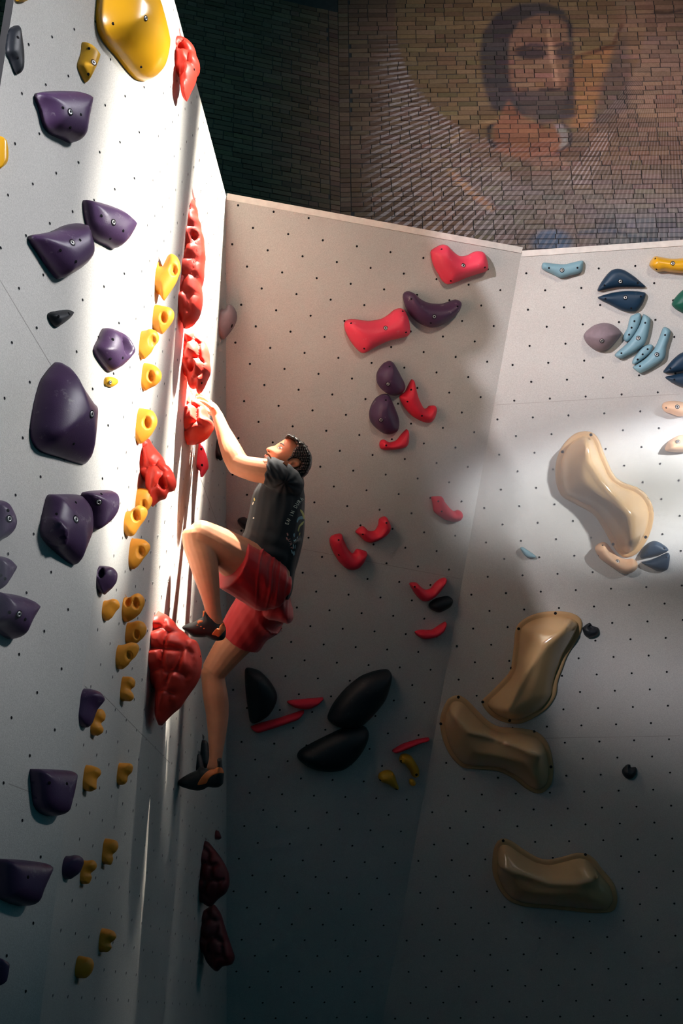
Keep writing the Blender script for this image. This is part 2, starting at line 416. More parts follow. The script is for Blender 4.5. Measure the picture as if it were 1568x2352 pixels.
g = 'purple holds on the near left panel'
hold('L1', 'C1', 'black', 'blackish long slim hold at the very top left corner of the near panel', .03, '112,160 128,200 147,340 145,450 110,474 75,385 48,320 65,195', s='115,240 112,370')
hold('L1', 'C1', 'mustard', 'yellow hold cut by the top frame edge above the slim blackish hold', .03, '105,-60 180,-60 178,0 150,13 118,5')
hold('L1', 'C1', 'yellow', 'huge glossy yellow rounded hold at the top of the left wall', .15, '700,-120 684,-10 678,90 692,185 735,265 800,340 870,430 930,492 985,507 1022,488 1042,410 1050,330 1030,220 1000,100 965,-10 900,-130 790,-170', b='937,117', s='908,430 727,152', p=2.0, br=.011)
hold('L1', 'C1', 'mustard', 'small mustard leaf-shaped hold left of the huge glossy yellow one', .045, '546,268 580,280 625,340 633,385 610,450 570,526 553,512 520,440 516,400 538,330', b='602,402', s='573,312 568,477', p=1.6)
hold('L1', 'C1', 'purple', 'topmost purple hold, square-shouldered, under the mustard leaf-shaped hold', .085, '257,620 270,588 390,580 490,590 540,625 545,680 525,800 512,890 490,913 440,893 350,850 308,790 283,690', b='452,720', s='405,693 520,737 453,820', group=g, p=2.4, tilt=(1, .2, .25))
hold('L1', 'C2', 'purple', 'purple shield-shaped hold half in sunlight, second purple from the top', .075, '562,172 578,161 680,190 760,230 822,300 836,350 800,430 755,476 700,452 640,420 600,370 572,270', b='730,310', s='652,268 793,364 710,415', group=g, p=2.2, tilt=(1, 0, .25))
hold('L1', 'C2', 'purple', 'purple beak-shaped hold pointing left, beside the half-sunlit shield one', .09, '219,410 232,385 350,365 440,325 490,312 522,330 524,380 545,470 546,550 510,610 420,667 385,650 330,580 270,490', b='465,440', s='515,424 388,490 489,562', group=g, tilt=(1, .3, .3))
hold('L1', 'C2', 'black', 'small black wedge foothold below the purple beak-shaped hold', .03, '317,912 335,884 440,870 470,890 450,930 375,983 338,958', s='376,915 443,897', p=1.7)
hold('L1', 'C2', 'purple', 'light-struck lilac hold with a curved lip, beside the yellow row', .06, '684,988 740,998 800,1035 842,1110 850,1160 822,1200 780,1240 725,1267 688,1238 640,1170 624,1120 650,1060', s='726,1063 711,1187 789,1182', group=g, pk='770,1110')
hold('L1', 'C2', 'mustard', 'tiny mustard screw-on foothold above the biggest purple hold', .02, '680,1310 710,1301 745,1317 749,1350 715,1371 679,1352', b='708,1340', br=.008)
hold('L1', 'C3', 'purple', 'biggest purple hold, tall wedge with a dark left face', .17, '430,77 468,97 530,190 620,310 659,355 655,500 640,650 620,730 590,736 470,700 340,657 288,600 271,520 290,370 318,250 350,170', b='590,423', s='475,613', group=g, p=1.7, br=.014, ridge='430,110 412,250 385,450 350,640')
hold('L1', 'C3', 'purple', 'dark purple rounded hold overlapping the bowl-like one beside it', .06, '548,940 580,917 690,908 728,925 742,985 736,1060 700,1120 640,1166 612,1160 600,1050', b='635,990', s='652,938', group=g)
hold('L1', 'C3', 'purple', 'large dark purple pentagonal hold below the biggest purple wedge', .10, '349,940 400,933 520,934 560,953 602,1020 613,1110 606,1200 570,1290 530,1375 510,1389 440,1340 350,1260 307,1200 303,1140 325,1020', b='488,1100', s='488,992 365,1066', group=g, p=2.4, br=.014, ridge='405,950 412,1100 450,1220 500,1330')
hold('L1', 'C3', 'purple', 'upper of the hazy purple holds cut by the left frame edge', .06, '-60,1000 0,975 32,990 70,1060 83,1130 66,1190 20,1230 -60,1235', b='60,1097', s='52,1042', group=g)
hold('L1', 'C3', 'purple', 'middle hazy purple hold cut by the left frame edge', .06, '-60,1350 0,1335 40,1350 80,1400 72,1440 30,1510 0,1550 -60,1560', s='5,1460 33,1482', group=g)
hold('L1', 'C4', 'purple', 'lowest hazy purple hold at the left edge, broad with a rounded point', .085, '-40,312 20,310 100,322 180,350 221,390 216,430 170,510 130,595 100,608 60,590 0,540 -60,500', b='122,450', s='163,483 62,438', group=g)
hold('L1', 'C4', 'purple', 'dark purple bucket-shaped hold in the shade, second from the bottom', .07, '224,1460 245,1445 330,1446 440,1454 461,1475 455,1520 440,1600 420,1680 400,1735 350,1749 300,1735 260,1700 240,1640', s='318,1535 430,1540', group=g, p=3)
hold('L1', 'C5', 'purple', 'bottommost whole dark purple hold, wide bucket shape at the lower left', .075, '5,565 18,540 150,545 282,565 300,590 290,630 240,740 210,820 180,843 120,835 40,800 15,760', s='180,657', group=g, p=3)
hold('L1', 'C5', 'purple', 'sliver of dark hold cut by the frame edge at the lower left corner', .05, '-40,1178 14,1185 27,1210 15,1290 0,1342 -40,1352')
hold('L1', 'C1', 'yellow', 'yellow sliver of a hold cut by the left frame edge', .05, '-45,880 0,892 15,930 24,1000 20,1060 0,1088 -45,1095')

g = 'purple holds low on the sunlit left panel'
hold('L2', 'C3', 'purple', 'small purple drop-shaped hold below the large pentagonal purple one', 0, '625,1415 650,1405 720,1412 751,1440 746,1490 720,1530 690,1558 662,1580 642,1540 628,1480', T=.055, pk='672,1470', group=g)
hold('L2', 'C4', 'purple', 'dark purple flag-shaped hold touching a small orange hold', 0, '516,928 535,926 640,950 670,985 660,1010 620,1060 590,1140 565,1170 530,1179 516,1150', T=.06, group=g)
hold('L2', 'C5', 'purple', 'dark pointed purple hold touching an orange hold near the bottom', 0, '404,545 420,530 490,515 525,530 533,560 510,620 470,655 418,684 407,640', T=.055, group=g)

g = 'orange holds in a column on the left panel'
ORG = [
 ('C2', 'topmost orange hold with a hooked loop, beside the long red hold', '1000,690 1005,612 1018,560 1028,544 1042,575 1046,606 1068,560 1085,532 1112,522 1142,540 1159,580 1155,628 1130,690 1092,750 1052,806 1043,802 1020,765 1003,750', '1125,640', .045),
 ('C2', 'orange hold with an oval pocket, second from the top of the orange column', '985,850 1050,855 1095,865 1119,890 1112,932 1080,980 1040,1021 1010,1010 993,992 986,920', '1060,945', .04),
 ('C2', 'blunt sunlit orange hold just right of the lilac hold', '892,1040 910,1032 960,1005 1002,1012 1021,1040 1010,1082 960,1150 905,1196 893,1180', '990,1095', .04),
 ('C3', 'sunlit orange hold with a bolted pocket, above the lone pale gap', '912,110 960,104 1005,120 1036,155 1033,195 1000,230 960,250 918,273 911,240', '980,200', .04),
 ('C3', 'sunlit orange hold sitting on top of the folded red hold', '876,510 885,400 940,396 987,410 1009,450 1005,490 970,550 930,590 897,609 885,575', '955,500', .045),
 ('C3', 'upper half of the sunlit stacked orange pair below the folded red hold', '860,1060 861,912 930,906 968,922 981,960 970,1005 945,1042 905,1064', '935,1022', .04),
 ('C3', 'lower half of the stacked orange pair, half shaded with a knobbly side', '800,1190 802,1062 822,1042 835,1058 862,1036 900,1016 940,1030 946,1055 930,1092 900,1132 860,1192 828,1204', '885,1095', .045),
 ('C3', 'orange hold with a dark slanting pocket below the stacked pair', '825,1412 833,1236 880,1228 932,1236 962,1262 960,1290 930,1340 880,1400 840,1424', '915,1330', .045),
 ('C4', 'orange hold with two pockets like a face, right of a small plain one', '788,430 790,335 835,347 870,327 900,321 926,345 925,382 895,440 845,480 800,496', '885,398 840,388', .05),
 ('C4', 'small plain orange hold left of the two-pocket orange one', '657,440 661,372 690,370 730,355 760,364 767,396 740,430 715,467 670,496', '', .04),
 ('C4', 'orange hold touching the top of another below the two-pocket one', '810,580 812,520 850,506 890,495 926,505 941,540 930,580 900,615 868,636 815,641', '888,595', .04),
 ('C4', 'orange hold with a long slot pocket, directly under its twin', '749,720 760,660 800,650 850,635 887,645 891,676 860,730 800,790 770,802 750,780', '840,735', .045),
 ('C4', 'double-lobed orange hold left of the big red foothold tip', '775,1000 780,858 800,852 850,857 868,880 862,912 838,935 856,962 858,987 835,1008 802,1009 778,1036', '', .036),
 ('C4', 'double-lobed orange hold touching the purple flag-shaped one', '575,1200 600,1092 625,1068 660,1064 676,1092 670,1126 647,1150 663,1182 655,1210 620,1231 596,1226 578,1256', '', .036),
 ('C4', 'double-lobed orange hold level with the dark bucket-shaped purple one', '532,1600 546,1430 600,1427 641,1445 646,1476 622,1508 618,1545 616,1572 580,1589 552,1589 536,1616', '', .038),
 ('C4', 'double-lobed orange hold below the diagonal seam, right of another', '754,1500 760,1414 780,1407 840,1411 854,1430 845,1465 821,1490 816,1520 800,1541 770,1551 757,1566', '', .034),
 ('C5', 'hourglass orange hold in deep shade, lone on the right of the pair', '655,560 670,420 720,414 751,425 759,460 746,490 722,512 726,540 711,576 675,576 657,606', '', .034),
 ('C5', 'hourglass orange hold in deep shade touching the dark pointed hold', '512,700 530,562 570,550 606,550 621,580 611,606 581,632 588,656 570,696 535,706 519,730', '', .034),
 ('C5', 'second orange hold from the bottom, notched at its right side', '637,1090 646,995 680,987 730,1004 746,1036 735,1060 709,1082 716,1110 690,1139 660,1141 643,1166', '', .036),
 ('C5', 'bottommost orange hold, plain and rounded in deep shade', '482,1300 500,1170 540,1167 587,1180 601,1220 586,1270 550,1306 510,1311 485,1347', '', .042),
]
for cr, lab, ol, pk, T in ORG: hold('L2', cr, 'orange', lab, 0, ol, pk=pk, T=T, group=g, p=2.3, res=1.25)

g = 'scaly red holds on the left panel'
R1 = hold('L2', 'Z1', 'red', 'topmost scaly red hold poking past the wall edge', 0, '320,270 355,265 450,400 520,405 620,450 720,540 800,640 828,760 822,840 880,910 918,1020 910,1140 845,1250 820,1370 760,1520 680,1680 600,1850 530,1950 490,1910 440,1850 410,1680 375,1300 350,1000 305,900 298,700', s='775,1170', pk='500,1380 500,810', T=.085, bump=(.06, .34), res=1.9, group=g)
hold('L2', 'Z2', 'red', 'longest scaly red hold, tall and tapering like a pine cone', 0, '445,128 480,150 530,270 540,380 580,470 600,660 650,760 660,900 710,1050 720,1200 740,1420 720,1600 712,1800 690,1950 660,2050 680,2180 684,2320 666,2460 615,2640 510,2790 435,2850 320,2900 300,2960 270,2870 240,2640 228,2380 238,2100 238,1900 250,1500 265,1250 290,950 320,650 345,400 390,200', pk='530,1140', T=.085, bump=(.066, .34), res=2.1, group=g)
hold('L2', 'Z3', 'red', 'fat scaly red hold directly below the longest one', 0, '300,480 335,515 420,570 500,650 560,740 595,850 600,980 615,1080 600,1160 560,1250 520,1340 470,1420 420,1447 400,1430 385,1362 330,1376 280,1340 260,1250 240,1160 210,1060 204,900 210,700 235,550', s='478,1305', pk='358,1135', T=.085, bump=(.066, .32), res=2.0, group=g)
RH, RHB = hold('L2', 'Z3', 'red', 'scaly red hold gripped by the hand of the climber', 0, '265,1420 300,1450 390,1550 460,1602 520,1650 565,1740 585,1850 650,1900 655,1960 610,2040 540,2120 430,2180 320,2205 270,2185 252,2000 244,1800 244,1600 253,1480', T=.11, bump=(.075, .34), res=2.0, group=g, p=2.0)
hold('L2', 'Z4', 'red', 'folded scaly red hold with a black slot, right of the orange pair', 0, '400,290 440,310 500,420 560,500 660,620 740,720 810,880 900,950 970,1060 1016,1200 1010,1280 950,1380 850,1440 770,1560 620,1620 540,1700 470,1765 440,1750 430,1600 350,1410 338,1200 310,900 298,620 275,420 280,340', pk='770,1390', T=.09, bump=(.066, .36), res=2.0, group=g)
RF, RFB = hold('L2', 'Z6', 'red', 'big scaly red hold under the raised shoe of the climber', 0, '335,135 365,175 420,190 540,290 640,430 740,500 860,620 960,660 995,740 1030,900 1036,1050 1005,1250 920,1420 770,1630 640,1820 480,1960 290,2157 250,2110 210,1950 216,1600 190,1350 140,1050 130,800 145,550 185,430 240,270 290,200', s='1018,920', T=.15, bump=(.07, .34, 1.15), res=2.1, group=g, shift=.10)
hold('L2', 'Z7', 'shaded_red', 'red hold below the lower shoe, coloured dark for the shade', 0, '310,400 360,450 450,560 540,680 600,780 650,900 660,1050 610,1180 500,1270 400,1370 330,1362 260,1280 230,1050 240,850 270,550', T=.09, bump=(.06, .4), res=1.5, group=g)
hold('L2', 'Z7', 'shaded_red', 'lowest scaly red hold, coloured dark for the shade of the corner', 0, '430,1345 480,1385 540,1480 590,1640 640,1800 690,1950 735,2090 690,2200 560,2230 470,2300 330,2150 240,1900 262,1600 320,1440', T=.10, bump=(.07, .4), res=1.3, group=g)
hold('L2', 'Z8', 'pink', 'thin pink blade hold under the gripped red hold', 0, '455,1470 500,1560 560,1720 620,1900 646,2010 655,2150 600,2250 530,2360 455,2422 430,2200 402,1950 396,1700 405,1520', s='475,1700 495,2110', T=.03, p=3, group=None, sr=.006)
hold('L2', 'Z3', 'grey', 'smooth grey beak-shaped hold in the corner right of the red holds', 0, '752,480 750,340 768,235 792,195 825,232 870,168 910,155 962,180 1002,250 1002,330 960,430 890,530 800,627 775,600', s='930,447', T=.07, sr=.009)
hold('L2', 'C3', 'black', 'black slim hold half hidden behind the forearm', 0, '1392,560 1420,600 1442,660 1436,700 1412,719 1398,690 1390,620', T=.04)
hold('L2', 'C4', 'black', 'taller of two black spike holds by the lower shin', 0, '1298,1228 1318,1255 1340,1290 1346,1420 1310,1440 1292,1420 1292,1320', T=.04)
hold('L2', 'C4', 'black', 'shorter of two black spike holds above the lower shoe', 0, '1276,1330 1296,1365 1310,1440 1300,1470 1264,1470 1264,1390', T=.04)
hold('L2', 'Z7', 'shaded_red', 'tiny pink hold above the red ones, coloured dark for the shade', 0, '445,285 490,275 530,340 545,400 500,425 455,390', T=.03)

g = 'pink and crimson holds on the back panel'
hold('B', 'D3', 'pink', 'pink bow-tie hold highest on the back panel near its top edge', .085, '826,212 850,183 910,152 957,155 1000,200 1060,242 1120,240 1180,210 1227,203 1264,222 1289,310 1280,366 1200,395 1110,425 1030,460 970,477 928,455 888,390 848,315', b='1082,320', s='905,188 980,446 1258,336', group=g, p=2)
hold('B', 'D3', 'plum', 'purple boomerang hold between the two pink bow-tie holds', .085, '599,575 613,540 650,533 692,550 740,595 820,630 920,635 980,615 1030,600 1062,610 1073,640 1050,700 980,770 890,820 820,831 740,800 670,740 620,660', b='845,738', s='657,594 1035,655 817,790', group='purple holds on the back panel', p=1.9)
hold('B', 'D3', 'pink', 'pink bow-tie hold left of the purple boomerang', .09, '119,800 138,770 190,761 260,770 330,775 420,760 480,725 530,685 577,672 607,685 640,760 653,860 630,902 560,922 480,940 390,980 320,1020 270,1042 228,1015 168,940 128,860', b='447,832', s='165,793 587,695 613,867 272,1000', group=g, p=2)
hold('B', 'D5', 'plum', 'upper purple pear-shaped hold left of the crimson crescent', .085, '578,240 600,188 640,140 690,117 728,135 790,240 832,330 826,382 790,416 740,431 680,416 620,370 583,310', b='670,322', s='684,165', group='purple holds on the back panel', p=1.9, tilt=(1, 0, -.25))
hold('B', 'D5', 'plum', 'lower purple pear-shaped hold under the upper one', .09, '513,590 530,520 570,455 630,418 682,422 720,490 770,610 781,690 762,752 700,779 640,771 570,720 523,660', b='606,645', s='650,467', group='purple holds on the back panel', p=1.9, tilt=(1, 0, -.25))
hold('B', 'D5', 'crimson', 'crimson crescent hold touching the purple pear shapes', .06, '890,282 912,300 930,380 950,450 990,532 1020,547 1050,521 1102,521 1112,560 1092,630 1060,667 1020,673 950,647 880,600 820,530 784,462 783,430 830,390 860,330', s='878,373 845,480 975,607', group=g, p=2)
hold('B', 'D5', 'crimson', 'small crimson smile-shaped hold under the lower purple pear', .05, '599,862 608,835 640,824 690,850 750,830 800,770 845,730 861,770 856,850 830,890 760,912 660,919 610,906', s='653,874', group=g, p=2)
hold('B', 'D5', 'crimson', 'crimson scoop hold nearest the corner with the right panel', .06, '1066,1345 1090,1338 1160,1339 1182,1380 1230,1440 1270,1470 1302,1460 1332,1470 1346,1510 1320,1552 1270,1567 1200,1552 1130,1510 1090,1472 1078,1400', s='1122,1378 1152,1468', group=g, p=2)
hold('B', 'D5', 'crimson', 'crimson cup-like hold, right of the pair beside the climber\'s back', .07, '384,1655 440,1608 472,1618 500,1648 555,1648 588,1600 600,1540 652,1519 682,1560 697,1610 670,1670 600,1722 520,1753 468,1740 428,1700', group=g, p=2, s='443,1675 655,1572')
hold('B', 'D5', 'crimson', 'crimson curved hold closest to the back of the climber', .07, '153,1720 178,1690 252,1674 272,1720 310,1800 358,1855 382,1828 402,1812 472,1830 487,1850 460,1920 410,1980 350,2002 300,1987 238,1930 188,1850 158,1780', s='225,1727 228,1860', group=g, p=2)
hold('B', 'D5', 'crimson', 'crimson bird-wing hold in the shade above a black one', .06, '869,2125 930,2114 970,2150 1010,2178 1060,2168 1100,2118 1150,2079 1202,2074 1180,2130 1130,2200 1060,2262 990,2280 930,2230', s='910,2147', group=g, p=2)
hold('B', 'D8', 'black', 'small black oval hold under the bird-wing crimson one', .05, '1354,257 1400,220 1480,204 1511,230 1490,275 1420,311 1368,292')
hold('B', 'D8', 'crimson', 'dim crimson curved hold below the small black oval', .05, '1259,442 1300,429 1370,429 1420,398 1466,374 1450,432 1400,472 1320,487 1278,470', group=g)
hold('B', 'D8', 'black', 'black half-moon hold right of the lower leg in the dark', .08, '130,700 170,689 230,710 290,768 330,830 341,880 322,940 280,1000 220,1040 168,1052 152,980 134,850')
hold('B', 'D8', 'crimson', 'short thin crimson bar hold beside the black half-moon', .045, '408,905 480,893 600,884 647,879 640,896 600,932 540,956 460,946 420,925', group=g)
hold('B', 'D8', 'crimson', 'long thin dark crimson bar below the black half-moon', .045, '164,1077 230,1050 350,1018 500,969 522,966 480,1020 400,1052 280,1092 200,1112', group=g)
hold('B', 'D8', 'black', 'upper of two big black almond-shaped holds', .10, '683,1012 720,928 800,830 900,748 1000,709 1082,699 1107,730 1096,800 1060,900 980,1000 900,1072 820,1087 740,1077 693,1045')
hold('B', 'D8', 'black', 'lower of two big black almond-shaped holds', .10, '479,1282 500,1238 580,1190 680,1140 780,1094 870,1069 942,1088 952,1140 920,1222 860,1302 780,1362 680,1377 580,1362 508,1320')
hold('B', 'D8', 'crimson', 'thin crimson bar above the two brownish yellow holds', .04, '1108,1232 1180,1189 1280,1158 1352,1147 1340,1167 1280,1187 1200,1222 1130,1247', group=g)
hold('B', 'Z9', 'mustard', 'right banana-shaped brownish yellow hold under the thin crimson bar', .05, '680,740 720,650 820,632 920,680 1000,800 1060,920 1060,1040 1000,1090 940,1080 880,960 780,830 700,800', s='710,772 1012,1040', sr=.007)
hold('B', 'Z9', 'mustard', 'left pear-shaped brownish yellow hold in the dark', .05, '255,1110 290,1020 400,965 520,975 580,1050 620,1180 660,1290 630,1350 560,1310 440,1230 320,1190', s='290,1150 615,1330', sr=.007)
hold('B', 'Z9', 'mustard', 'small dim brownish hold under the banana-shaped one', .03, '868,1180 880,1130 950,1130 1000,1200 960,1260 890,1250')
hold('B', 'C6', 'black', 'black hold peeping out left of the black shirt', .06, '655,1330 670,1300 720,1292 772,1330 762,1390 700,1392')

g = 'navy split holds on the right panel'
g2 = 'pale blue holds on the right panel'
hold('R', 'D4', 'lblue', 'pale blue wide hold at the top left of the right panel', .045, '296,285 312,248 400,255 500,262 580,245 650,229 673,238 666,310 645,341 560,366 470,388 400,356 308,312', b='480,316', s='362,296 618,295', group=g2, p=2.6)
hold('R', 'D4', 'navy', 'upper navy half of the split pair near the top of the right panel', .05, '798,492 830,430 880,360 930,314 990,302 1050,319 1130,370 1200,430 1238,466 1215,473 1100,470 980,472 880,490 808,506', b='1005,417', s='862,452 1160,432', group=g, p=2.6)
hold('R', 'D4', 'navy', 'lower navy half of the split pair near the top of the right panel', .05, '802,560 850,540 950,514 1060,503 1180,508 1233,520 1231,560 1200,632 1150,682 1080,693 1000,671 900,620 818,580', b='1050,562', s='870,572 1188,553 1102,658', group=g, p=2.6)
hold('R', 'D4', 'yellow', 'yellow bone-shaped hold cut by the frame at the upper right edge', .07, '1267,270 1280,230 1320,189 1380,198 1480,212 1568,205 1650,190 1690,230 1690,330 1568,343 1450,335 1400,325 1340,331 1288,300', b='1477,255', s='1320,212 1330,307')
hold('R', 'D4', 'green', 'dark green hold cut by the right frame edge', .06, '1471,630 1480,595 1520,540 1568,495 1640,440 1690,560 1640,720 1568,702 1508,670')
hold('R', 'D4', 'grey', 'grey dome hold with one bolt left of the pale blue strips', .10, '676,915 700,868 770,814 850,792 922,800 982,835 1019,880 1010,912 960,972 890,1032 830,1047 770,1032 708,980', b='838,952', p=1.8)
hold('R', 'D4', 'lblue', 'short pale blue strip of the upper strip pair', .035, '1092,740 1130,714 1174,699 1191,735 1176,800 1132,890 1080,952 1050,959 1030,930 1044,880 1068,840', s='1131,775 1105,834 1083,896', group=g2, p=2.8)
hold('R', 'D4', 'lblue', 'long bent pale blue strip of the upper strip pair', .05, '1215,711 1250,728 1278,755 1271,830 1250,922 1220,987 1150,1042 1060,1092 1010,1116 968,1100 954,1078 985,1045 1060,980 1130,890 1180,800 1200,740', b='1165,927', s='1228,790 1014,1063', group=g2, p=2.6)
hold('R', 'D4', 'lblue', 'long bent pale blue strip of the lower strip pair', .05, '1395,829 1430,834 1459,865 1446,930 1421,1010 1411,1090 1385,1132 1300,1187 1220,1232 1180,1243 1138,1215 1117,1190 1150,1165 1230,1110 1310,1020 1350,940 1375,870', b='1333,1075', s='1407,900 1182,1180', group=g2, p=2.6)
hold('R', 'D4', 'lblue', 'short pale blue strip of the lower strip pair', .035, '1200,1010 1240,989 1285,984 1298,1010 1270,1062 1200,1122 1140,1161 1112,1156 1119,1120 1160,1060', s='1250,1027 1205,1074 1160,1120', group=g2, p=2.8)
hold('R', 'D4', 'navy', 'upper navy half of the split pair cut by the right frame edge', .05, '1393,1237 1420,1190 1480,1120 1540,1070 1600,1050 1680,1100 1690,1190 1568,1225 1480,1241', s='1455,1200', group=g, p=2.6)
hold('R', 'D4', 'navy', 'lower navy half of the split pair cut by the right frame edge', .05, '1409,1281 1480,1260 1568,1240 1660,1235 1680,1330 1600,1377 1540,1361 1470,1331', s='1490,1300', group=g, p=2.6)
hold('R', 'D6', 'peach', 'upper peach knob cut by the right frame edge above the glare', .07, '1382,140 1394,104 1440,87 1500,84 1570,95 1640,130 1640,190 1580,216 1530,223 1470,202 1408,180', b='1517,135', s='1417,143', p=1.9)
hold('R', 'D6', 'peach', 'lower peach knob cut by the right frame edge inside the glare', .07, '1409,510 1440,450 1500,410 1560,390 1640,400 1650,520 1568,546 1480,546 1420,536', b='1523,450', p=1.9)
def macro(crop, label, Hh, outline, s='', ridge=''):
    o, _ = hold('R', crop, 'tanrim', label, .012, outline, s=s, p=6, Rf=.25, name='climbing_volume', cat='climbing volume', group='big glossy shapes on the right panel', sr=.0075)
    px = pxs(crop, outline)
    n, og, d, U = FR['R']
    A = np.array([uv('R', *q) for q in px]); V, Tr, dd, bd, Q = plan(A, np.ptp(A, axis=0).max() / 34, None, 5)
    tg = np.roll(Q, -1, 0) - np.roll(Q, 1, 0); tg /= np.linalg.norm(tg, axis=1)[:, None]
    R = Q + np.stack([-tg[:, 1], tg[:, 0]], 1) * .026
    R = R[segdist(R, Q, np.roll(Q, -1, 0)) > .0255]
    V, T2, d2, bd, Q2 = plan(R[::3], np.ptp(A, axis=0).max() / 40, None, 6)
    h = .006 + Hh * dome(d2, d2.max(), 1.8)
    if ridge: h = .006 + ridged(V, d2, Hh, h - .006, np.array([uv('R', *q, Hh * .9) for q in pxs(crop, ridge)]), .7)
    VV = og + V[:, :1] * d + V[:, 1:] * U + n * h[:, None]; T2 = [tuple(t) for t in T2]
    mesh_obj('glossy_body', VV, T2, M['tan'], o)
    return o
macro('D6', 'largest pale tan glossy shape, washed out by the glare', .17, '418,720 428,620 460,530 520,440 600,374 690,354 762,370 812,430 852,540 902,660 962,770 1060,828 1160,860 1242,930 1292,1020 1307,1110 1287,1230 1242,1340 1172,1442 1090,1490 1018,1482 958,1422 898,1320 848,1230 758,1102 598,1012 478,942 428,832', '740,387 483,540 1232,1308 938,1372', '690,420 730,640 850,830 980,970 1090,1110 1110,1320')
hold('R', 'D6', 'peach', 'peach bean-shaped hold under the largest pale tan shape', .08, '777,1420 798,1380 850,1357 892,1375 932,1430 990,1488 1060,1513 1120,1508 1162,1545 1157,1592 1110,1632 1050,1644 988,1622 898,1562 818,1500', b='980,1527', s='845,1383 808,1475', p=1.9)
hold('R', 'D6', 'navy', 'upper half of the hazy navy split pair beside the peach bean', .045, '1184,1487 1200,1440 1250,1370 1310,1344 1370,1364 1427,1405 1436,1430 1390,1456 1300,1476 1208,1498', s='1245,1452 1400,1410', group=g, p=2.6)
hold('R', 'D6', 'navy', 'lower half of the hazy navy split pair beside the peach bean', .045, '1196,1535 1260,1520 1340,1490 1420,1454 1449,1465 1446,1540 1426,1602 1380,1609 1310,1596 1228,1560', s='1420,1490 1230,1535', group=g, p=2.6)
hold('R', 'D6', 'lblue', 'tiny pale teal wedge alone left of the peach bean', .03, '102,1410 130,1401 180,1434 241,1475 235,1496 180,1496 138,1470', group=g2)
macro('D7', 'bone-shaped tan glossy shape, half lit, tilted upright', .15, '534,370 539,300 558,250 610,209 690,179 780,171 870,177 932,204 952,240 946,290 911,362 861,442 832,520 802,602 792,682 742,762 660,822 570,860 478,852 398,815 348,760 336,720 378,678 448,608 508,538 524,450', '787,183 562,278 506,457 516,519 342,726 507,841', '890,235 730,370 625,520 550,670 500,770')
macro('D7', 'amber glossy bean-shaped shape in the shade below the bone-shaped one', .16, '79,850 94,780 130,708 190,684 242,710 302,770 370,838 440,878 530,884 620,894 692,920 742,980 767,1060 776,1150 762,1232 720,1277 668,1287 598,1252 538,1202 438,1152 328,1142 218,1127 148,1062 98,960', '193,697 85,860 530,872 657,908 760,1124 415,862', '150,800 255,905 440,965 600,1020 690,1060')
macro('Z5', 'lowest glossy tan shape, barely seen in the dark', .15, '198,480 204,300 240,209 300,178 380,209 480,279 600,349 700,371 850,339 960,309 1060,324 1122,370 1182,450 1282,570 1322,680 1317,782 1270,842 1100,852 900,832 700,812 480,792 348,742 258,640', '295,200 665,355 1035,325', '270,440 440,490 700,580 960,580 1180,540')
hold('R', 'D7', 'black', 'small black chipped foothold touching the upright bone shape', .04, '954,275 985,249 1000,244 1015,262 1050,275 1053,305 1030,326 990,336 964,316', pk='1000,265', p=1.8)
hold('R', 'D7', 'black', 'small black chipped foothold alone low on the right panel', .04, '1199,1140 1225,1114 1246,1114 1251,1130 1281,1130 1284,1166 1255,1199 1220,1196 1197,1166', pk='1245,1125', p=1.8)
# ------------------------------------------------------------------ the climber
PXM = 1 / 506.0
def tube(P, seg=18, tilt_end=None):
    """closed tube; rows are (x, y, depth, in-plane half width px, depth half width px)"""
    P = [tuple(q) + ((q[3],) if len(q) == 4 else ()) for q in P]
    A = np.array([np.r_[at(q[0], q[1], q[2]), q[3] * PXM, q[4] * PXM] for q in P])
    n = len(A); out = []
    for i in range(n - 1):
        a, b, c, d = A[max(i - 1, 0)], A[i], A[i + 1], A[min(i + 2, n - 1)]
        k = max(3, int(np.linalg.norm(c[:3] - b[:3]) / .008))
        t = np.linspace(0, 1, k, endpoint=False)[:, None]; m1, m2 = (c - a) * .5, (d - b) * .5
        out.append((2*t**3 - 3*t**2 + 1) * b + (t**3 - 2*t**2 + t) * m1 + (-2*t**3 + 3*t**2) * c + (t**3 - t**2) * m2)
    C = np.vstack(out + [A[-1:]])
    T = np.gradient(C[:, :3], axis=0); T /= np.linalg.norm(T, axis=1)[:, None]
    V, Fc = [], []; th = np.arange(seg) / seg * 2 * math.pi
    for c, t in zip(C, T):
        e = FWD - t * (FWD @ t); e /= np.linalg.norm(e); s = np.cross(t, e)
        V += [c[:3] + s * c[3] * math.cos(q) + e * c[4] * math.sin(q) for q in th]
    k = len(C)
    for r_ in range(k - 1):
        for i in range(seg):
            j = (i + 1) % seg; Fc.append([r_ * seg + i, r_ * seg + j, (r_ + 1) * seg + j, (r_ + 1) * seg + i])
    for r_, s in ((0, -1), (k - 1, 1)):       # rounded ends
        base, rr = r_ * seg, min(C[r_][3], C[r_][4]) * (.55 if tilt_end is None else tilt_end)
        prev = list(range(base, base + seg))
        for f, h in ((.82, .5), (.45, .88)):
            b = len(V)
            V += [C[r_][:3] + (V[base + i] - C[r_][:3]) * f + T[r_] * s * rr * h for i in range(seg)]
            cur = list(range(b, b + seg))
            for i in range(seg): Fc.append([prev[i], prev[(i + 1) % seg], cur[(i + 1) % seg], cur[i]])
            prev = cur
        Fc.append(prev)
    return np.array(V), Fc
